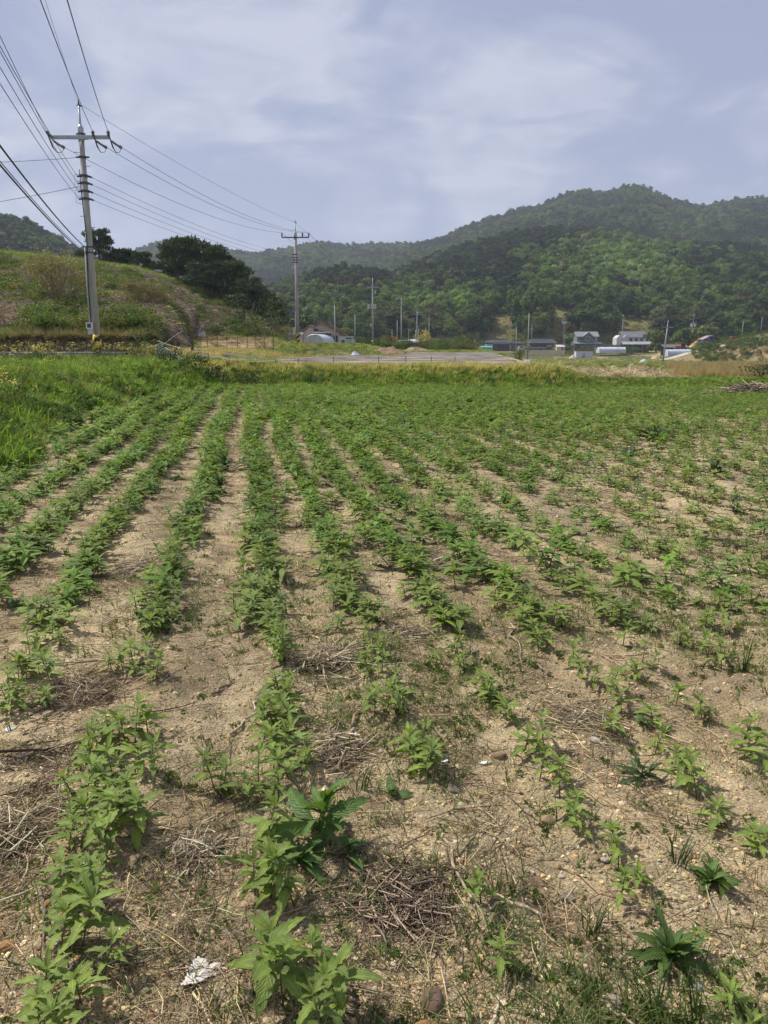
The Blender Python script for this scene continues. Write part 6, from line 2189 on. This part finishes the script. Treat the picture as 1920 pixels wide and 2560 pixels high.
t = tunnel('grey tunnel greenhouse with rounded front before the brown house', 786, 867, 146, 4.3, 2.25, 5, M_VINYL, R(-20), 5)
wbox(t, -.9, .1, -.08, .02, .8, 1.9, M_WHITE, 'vent')
t = house('low grey shed wall left of the tunnel greenhouse, behind the second pole', 727, 866, 150, 'shed', 'shed'); k = M2P(150)
wbox(t, -1.9, 2.2, 0, 3, -.8, 2.2, plain('shed_grey', (.42, .44, .47), .7, .12, .6)); gable_roof(t, -1.9, 2.2, 0, 3, 2.2, 2.6, M_GREYR, 'x', .2, .08)
window(t, -.95, -.45, .9, 1.7, 0, .06, 0); wbox(t, -2.3, -1.92, .2, 2, -.6, 1.6, M_DARKW, 'lean_to')
t = house('white container shed with pale green double doors', 866, 868, 143, 'shed', 'shed'); k = M2P(143)
wbox(t, -1.25, 1.2, 0, 2.4, -.6, 1.85, plain('shed_white', (.62, .66, .63), .6, .15, .7)); wbox(t, -1.4, 1.35, -.15, 2.5, 1.85, 2.0, M_WHITE, 'roof')
wbox(t, .05, .95, -.05, -.005, -.3, 1.45, plain('door_green', (.33, .50, .42), .6, .15, .8), 'door'); window(t, -.9, -.3, .8, 1.3, 0, .05, 1)
wbox(t, 1.25, 1.6, .2, 1.2, -.6, 1.5, M_WHITE, 'cabinet'); wbox(t, -.1, 1.05, -.1, -.012, 1.5, 1.68, M_DARKW, 'lintel')
# orange stack, white machine, white tunnel
t = house('orange stack of farm crates beside a thin pole', 987, 864, 182, 'crate stack', 'crate_stack')
for i in range(6):
    wbox(t, -.62 + .03 * (i % 2), .62 - .04 * (i % 3), 0, 1, .36 * i + (.02 if i else -.3), .36 * i + .34, M_ORNG, 'crate')
t = house('white upright freezer standing on a low trailer between poles', 962, 866, 160, 'freezer', 'freezer')
wbox(t, -.18, .22, 0, .6, .75, 1.5, M_WHITE, 'cabinet'); wbox(t, -1.2, .4, -.2, 1.2, .35, .72, M_DARKW, 'trailer')
for q in (-.9, .1):
    m = MB(); m.tube([(q, -.25, .2), (q, -.05, .2)], [.28, .28], 12); m.build('wheel', M_DARK, t)
tunnel('white tunnel greenhouse with blue end behind the line poles', 998, 866, 205, 3.0, 1.6, 5.0, M_VINYL, R(-78), 4)
t = house('blue tarpaulin shelter at the end of the white tunnel', 1030, 864, 208, 'shelter', 'shelter')
gable_wall(t, -.9, 1.0, 0, 2, -.4, 1.0, 1.6, plain('tarp_blue', (.16, .24, .5), .5, .3, 1)); gable_roof(t, -.9, 1.0, 0, 2, 1.0, 1.6, plain('tarp_pale', (.45, .52, .68), .5, .2, 1), 'x', .15, .05)
t = house('low grey block wall before the dark-roofed farmhouse', 1108, 876, 205, 'wall', 'garden_wall')
for i in range(7):
    wbox(t, -2.8 + .8 * i, -2.03 + .8 * i, 0, .3, -.5, .52 + .03 * (i % 2), plain('wall_grey', (.30, .29, .27), .9, .2, 2), 'block')
# farmhouse half hidden by bushes
t = house('dark tiled farmhouse half hidden by bushes near the pole line', 1108, 872, 245)
k = M2P(245)
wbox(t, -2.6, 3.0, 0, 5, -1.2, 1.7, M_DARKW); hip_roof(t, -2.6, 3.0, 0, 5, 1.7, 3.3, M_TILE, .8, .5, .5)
window(t, -1.4, -.4, .2, 1.3, 0, .07, 1); window(t, .6, 1.8, .2, 1.3, 0, .07, 1)
# teal cover
t = house('long low teal-covered frame before the farmhouse gardens', 1204, 867, 296, 'crop cover', 'crop_cover')
m = MB(); m.prism([(-4.0, 0, 0), (-4.0, 0, .75), (-4.0, 1.2, 1.25), (-4.0, 2.4, .75), (-4.0, 2.4, 0)], (8.0, 0, 0)); m.build('cover', M_TEAL, t)
for i in range(5):
    wbox(t, -3.9 + 1.9 * i, -3.8 + 1.9 * i, -.1, -.005, -.6, .7, M_GALV, 'leg')
wbox(t, -6.2, -4.3, .3, 1.6, -.3, .9, M_DARKW, 'side_box')
# long white-walled farmhouse
t = house('long farmhouse with black roof and white end wall, left of two', 1262, 859, 335); k = M2P(335)
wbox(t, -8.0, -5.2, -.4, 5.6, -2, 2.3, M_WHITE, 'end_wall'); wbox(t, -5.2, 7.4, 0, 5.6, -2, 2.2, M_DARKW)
hip_roof(t, -5.0, 2.2, 0, 5.6, 2.25, 4.0, M_TILE, .6, .3, .3); hip_roof(t, -8.0, -5.2, -.4, 5.6, 2.3, 3.7, M_TILE, .5, .3, .6); hip_roof(t, 2.6, 7.6, .6, 5.0, 2.0, 3.2, M_TILE, .6, .3, .5)
wbox(t, -5.1, 1.9, -1.3, -.02, 2.05, 2.22, plain('awning_pale', (.50, .58, .62), .5, .1, .6), 'awning')
for q in (-2.8, -1.9, -.9, .3):
    window(t, q, q + .6, .1, 1.7, 0, .06, 0, M_GREYR)
window(t, -7.4, -6.8, .2, 1.4, -.4, .08, 1); wbox(t, 2.2, 2.5, -.3, -.05, -1, 1.9, M_CREAM, 'pillar'); window(t, 3.0, 4.4, .1, 1.2, 0, .08, 1, M_CREAM); wbox(t, 5.0, 6.4, -.5, -.05, -1, .6, M_CREAM, 'low_wall')
# parked van beside it
t = house('pale van parked between the two black-roofed houses', 1306, 860, 322, 'van', 'van')
m = MB(); m.prism([(-1.5, 0, .4), (-1.5, 0, 1.5), (-1.2, 0, 1.95), (.9, 0, 1.95), (1.5, 0, 1.3), (1.9, 0, 1.15), (1.9, 0, .4)], (0, 1.6, 0)); m.build('body', plain('van_paint', (.5, .55, .6), .3, .06), t)
m = MB(); m.prism([(-1.1, -.01, 1.3), (-1.0, -.01, 1.8), (.8, -.01, 1.8), (1.2, -.01, 1.3)], (0, -.02, 0)); m.build('window', M_GLASS, t)
for q in (-.9, 1.2):
    m = MB(); m.tube([(q, -.08, .35), (q, .15, .35)], [.36, .36], 14); m.build('wheel', M_DARK, t)
# black-roofed house with cream wall
t = house('black-roofed house behind a long cream garden wall, right of two', 1360, 870, 322); k = M2P(322)
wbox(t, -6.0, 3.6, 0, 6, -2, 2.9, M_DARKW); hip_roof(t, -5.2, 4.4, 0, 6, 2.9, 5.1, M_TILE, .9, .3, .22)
wbox(t, -8.0, .4, -2.2, -.02, -1, 1.35, plain('annex_grey', (.16, .16, .17), .8, .2), 'annex'); wbox(t, -8.3, .7, -2.5, 0.02, 1.35, 1.55, plain('annex_roof', (.42, .45, .48), .5, .1), 'annex_roof')
window(t, -2.6, -.7, -.2, 1.2, -2.2, .1, 3); window(t, 1.2, 3.2, .1, 1.8, 0, .12, 3); wbox(t, 1.2, 3.2, -.6, -.05, 2.1, 2.35, M_WHITE, 'awning')
wt_ = house('long cream garden wall in front of the black-roofed house', 1360, 874, 312, 'wall', 'garden_wall')
for i in range(9):
    wbox(wt_, -7.4 + 1.78 * i, -5.65 + 1.78 * i, 0, .25, -.6, 1.15 + .02 * (i % 2), M_CREAM, 'wall_panel')
t = house('small cream hut with one dark window at the wall end', 1402, 868, 318, 'hut', 'hut')
wbox(t, -1.6, 1.6, 0, 3, -1, 2.0, M_CREAM); gable_roof(t, -1.6, 1.6, 0, 3, 2.0, 2.7, plain('hut_roof', (.55, .48, .40), .8, .1), 'x', .25, .1); window(t, .3, 1.1, .5, 1.3, 0, .06, 0)
# two-storey grey house
t = house('two-storey grey house with white trim and central gable', 1468, 877, 325); k = M2P(325)
wbox(t, -5.3, 5.4, 0, 7, -2.5, 3.2, M_GREYW, 'wall'); wbox(t, -4.4, 4.4, .9, 6.6, 3.2, 6.0, M_GREYW, 'upper_wall')
m = MB(); m.prism([(-5.9, -1.0, 2.75), (-5.9, 1.0, 3.55), (-5.9, 1.0, 3.7), (-5.9, -1.0, 2.95)], (11.9, 0, 0)); m.build('porch_roof', M_GREYR, t)
gable_roof(t, -4.4, 4.4, .9, 6.6, 6.0, 7.7, M_GREYR, 'x', .55, .16)
m = MB(); m.prism([(-1.6, -.1, 3.4), (-1.6, -.1, 6.0), (0.1, -.1, 7.35), (1.6, -.1, 6.0), (1.6, -.1, 3.4)], (0, 1.1, 0)); m.build('gable_bay', M_GREYW, t)
m = MB(); m.prism([(-2.2, -.5, 5.65), (0.1, -.5, 7.5), (0.1, -.5, 7.75), (-2.2, -.5, 5.9)], (0, 3.2, 0)); m.prism([(0.1, -.5, 7.5), (2.3, -.5, 5.65), (2.3, -.5, 5.9), (0.1, -.5, 7.75)], (0, 3.2, 0)); m.build('bay_roof', M_GREYR, t)
for s in (-1, 1):
    m = MB(); m.prism([(s * .1 - .1 if s > 0 else .1, -.56, 7.45), (s * 2.25, -.56, 5.62), (s * 2.25, -.56, 5.9), (s * .1 - .1 if s > 0 else .1, -.56, 7.72)], (0, .05, 0)); m.build('bargeboard', M_WHITE, t)
window(t, -.6, .75, 4.3, 5.6, -.1, .16, 1); window(t, -3.6, -2.2, 4.2, 5.4, .9, .12, 1); window(t, 2.2, 3.2, 4.4, 5.5, .9, .12, 1)
window(t, -4.5, -2.4, -.2, 1.8, 0, .12, 2, M_GREYR); window(t, 2.0, 3.1, .6, 2.0, 0, .12, 1); window(t, 3.6, 4.7, .6, 2.0, 0, .12, 1)
wbox(t, .55, 1.5, -.08, -.01, -1.2, 2.1, M_DARKW, 'door')
for q in (-5.5, -2.0, 5.3):
    wbox(t, q, q + .18, -.85, -.67, -1.5, 2.8, M_GREYW, 'porch_post')
wbox(t, -4.45, -4.2, .78, .88, 3.7, 5.9, M_WHITE, 'corner_board'); wbox(t, 4.2, 4.45, .78, .88, 3.7, 5.9, M_GREYR, 'corner_board')
# white shed
t = house('white metal shed with brown door and red eaves, lower than the grey house', 1461, 895, 300, 'shed', 'shed'); k = M2P(300)
for i in range(11):
    wbox(t, -3.3 + .6 * i, -2.72 + .6 * i, (.0 if i % 2 else .03), 3.2, -.5, 2.55, plain('shed_panel', (.50, .54, .60), .5, .08, .8), 'wall_panel')
wbox(t, -3.4, 3.4, -.12, 3.3, 2.55, 2.72, M_RUST, 'roof'); wbox(t, -.75, .1, -.07, -.005, -.4, 1.75, plain('door_brown', (.24, .11, .08), .7, .2), 'door'); wbox(t, -.6, -.05, -.09, -.075, .9, 1.5, M_WHITE, 'door_pane')
tunnel('long white tunnel greenhouse beside the two-storey house', 1494, 880, 312, 3.6, 2.3, 11.2, M_VINYL, R(-82), 8)
# grey low block between
t = house('low pale outbuilding right of the two-storey grey house', 1530, 866, 330, 'outbuilding', 'outbuilding')
wbox(t, -4.5, 4.5, 0, 4, -2, 1.7, plain('block_pale', (.45, .43, .40), .8, .15, .5)); wbox(t, -4.7, 4.7, -.3, 4.2, 1.7, 1.95, M_GREYR, 'roof'); window(t, -3.2, -2.2, .3, 1.1, 0, .08, 0); window(t, 1.2, 2.4, .3, 1.1, 0, .08, 0)
# long white barn
t = house('long white barn with dark roof and row of small windows', 1592, 868, 340, 'barn', 'barn'); k = M2P(340)
gable_wall(t, -9.0, -6.3, 0, 6, -2, 4.2, 5.4, M_WHITE, 'y'); wbox(t, -6.3, 11, 1, 7, -2, 4.6, M_WHITE); gable_roof(t, -6.3, 11, 1, 7, 4.6, 6.9, plain('barn_roof', (.16, .165, .175), .7, .2, .6), 'x', .4, .15)
gable_wall(t, -6.2, -4.0, .2, 1.05, -2, 4.3, 5.3, M_WHITE, 'y')
for q in (-3.0, -.6, 1.7, 4.2, 5.8, 9.2):
    window(t, q, q + 1.0, 2.9, 3.9, 1.0, .08, 1, M_GREYR)
t = house('open farm shelter with pale sheet roof before the long white barn', 1588, 872, 326, 'shelter', 'shelter')
m = MB(); m.prism([(-5.5, -1, 2.3), (-5.5, 3, 3.4), (-5.5, 3, 3.55), (-5.5, -1, 2.45)], (12.4, 0, 0)); m.build('roof', plain('sheet_grey', (.27, .275, .28), .6, .15, .6), t)
for q in (-5.3, -1.2, 2.8, 6.7):
    wbox(t, q, q + .15, -.8, -.65, -1, 2.4, M_GALV, 'post')
wbox(t, -5.3, 6.7, 2.6, 2.8, -1.5, 3.1, M_DARKW, 'back_wall')
# sheds and machines on the right
t = house('dark open machine shed under trees beyond the leaning pole', 1690, 866, 262, 'shed', 'shed')
m = MB(); m.prism([(-4.2, -1.5, 1.5), (-4.2, 3, 2.5), (-4.2, 3, 2.65), (-4.2, -1.5, 1.65)], (8.4, 0, 0)); m.build('roof', plain('shed_dark_roof', (.12, .10, .09), .8, .3), t)
for q in (-4.0, -.2, 3.8):
    wbox(t, q, q + .15, -1.3, -1.15, -1, 1.6, M_DARKW, 'post')
wbox(t, -4.0, 4.0, 2.5, 2.7, -1, 2.4, M_DARKW, 'back_wall'); wbox(t, -4.1, -2.2, -1.2, -.2, -1, 1.0, plain('sheet_wall', (.22, .24, .28), .6, .2), 'side_panel')


def tractor(label, px, py, D, col, sc=1.0):
    t = house(label, px, py, D, 'tractor', 'tractor'); t.scale = (sc, sc, sc)
    mt = plain('tractor_%d' % px, col, .45, .15, 1)
    wbox(t, -1.6, .1, .3, 1.1, .75, 1.35, mt, 'hood'); wbox(t, -.05, 1.3, .15, 1.25, .6, 1.15, mt, 'chassis')
    wbox(t, -.02, 1.35, .1, 1.3, 2.2, 2.35, mt, 'cab_roof')
    m = MB()
    for q in (.02, 1.2):
        for w in (.15, 1.18):
            m.box(q, q + .09, w, w + .09, 1.15, 2.2)
    m.build('cab_frame', mt, t); wbox(t, .14, 1.17, .16, .2, 1.2, 2.15, M_GLASS, 'cab_glass')
    for q, r in ((-1.2, .45), (.75, .75)):
        for w in (0.0, 1.2):
            m = MB(); m.tube([(q, w, r), (q, w + .28, r)], [r, r], 18); o = m.build('tyre', M_DARK, t)
            m = MB(); m.tube([(q, w - .02, r), (q, w + .3, r)], [r * .5, r * .5], 12); m.build('rim', mt, o)
    return t


tractor('red tractor parked under the dark machine shed', 1703, 864, 258, (.45, .07, .045), 1.1)
tractor('blue tractor parked before the brown gable shed', 1772, 862, 250, (.07, .14, .36), 1.2)
t = house('small pale cart standing left of the red tractor', 1685, 863, 257, 'cart', 'cart')
wbox(t, -.8, .8, 0, 1, .5, .95, M_WHITE, 'tray')
for q in (-.5, .5):
    m = MB(); m.tube([(q, -.12, .3), (q, .1, .3)], [.3, .3], 12); m.build('wheel', M_DARK, t)
t = house('brown gable shed with white post at the knoll', 1783, 862, 262, 'shed', 'shed')
wbox(t, -3.2, 3.4, 1.5, 4.5, -1.5, 1.9, M_DARKW); gable_roof(t, -3.2, 2.0, 0, 4.5, 1.9, 3.0, plain('tin_brown', (.30, .21, .17), .7, .25, .8), 'y', .4, .12); wbox(t, 2.0, 5.2, .2, 4.5, 1.75, 1.9, M_GREYR, 'side_roof'); wbox(t, 4.7, 5.2, .1, .5, -1.5, 1.75, M_WHITE, 'post')
t = house('rust-red pile of roofing sheets on the slope above the brown shed', 1838, 850, 275, 'sheet pile', 'sheet_pile')
for i in range(5):
    m = MB(); m.box(-2.4 + .3 * i, 1.8 + .25 * i, 0, 3 - .3 * i, .28 * i - .3, .28 * i - .04, Matrix.Rotation(.08 * (i - 2), 4, 'Y')); m.build('sheet', M_RUST, t)
wbox(t, -4.2, -2.6, 0, 2, -.6, .25, M_BRNR, 'plank_stack')
tunnel('long pale blue tunnel greenhouse right of the leaning pole', 1664, 891, 236, 3.2, 2.1, 8.0, M_VINYLB, R(-84), 7)
t = house('grey stone garden wall above the pale blue greenhouse', 1712, 877, 246, 'wall', 'garden_wall')
for i in range(7):
    wbox(t, -4.4 + 1.25 * i, -3.2 + 1.25 * i, 0, .5, -1.4, .35 + .1 * (i % 3), plain('wall_stone', (.27, .255, .23), .9, .3, 1.5, bump=.8, bscale=3), 'block')
heap('straw_pile', 'pale straw and rubble pile with dark opening by the leaning pole', 'straw pile', 1645, 246, 4.2, 3, 2.0, plain('straw_pile', (.46, .35, .19), .9, .4, 1.5, bump=1, bscale=4), 21)
heap('earth_heap', 'orange-tan earth pile between the two machine sheds', 'earth heap', 1740, 268, 5.0, 3, 2.2, plain('earth_orange', (.45, .28, .11), .95, .2, 1, bump=.8, bscale=4), 22)
heap('sheet_cover', 'pale green sheet bundle on the garden plot before the farmhouse', 'plastic sheet', 1262, 240, 2.2, 1.6, .9, plain('sheet_green', (.42, .60, .48), .5, .3, 2), 23)
heap('sheet_cover', 'white sheets spread on the garden plot by the willow bush', 'plastic sheet', 1270, 262, 5.2, 2.5, .8, plain('sheet_pale', (.66, .62, .54), .6, .25, 1), 24)


# ------------------------------------------------------------------ haze
def haze():
    m, t, o = new_mat('haze_air')
    pv = N(t, 'ShaderNodeVolumePrincipled', ins={'Color': (0.80, 0.88, 1.0, 1), 'Density': 0.0002, 'Anisotropy': 0.1})
    t.links.new(pv.outputs[0], o.inputs['Volume'])
    b = MB()
    b.box(-3600, 3600, -3600, 3600, -700, 520)
    ob = b.build('haze', m)
    tag(ob, 'thin blue haze hanging over the whole valley', 'haze', kind='stuff')


haze()
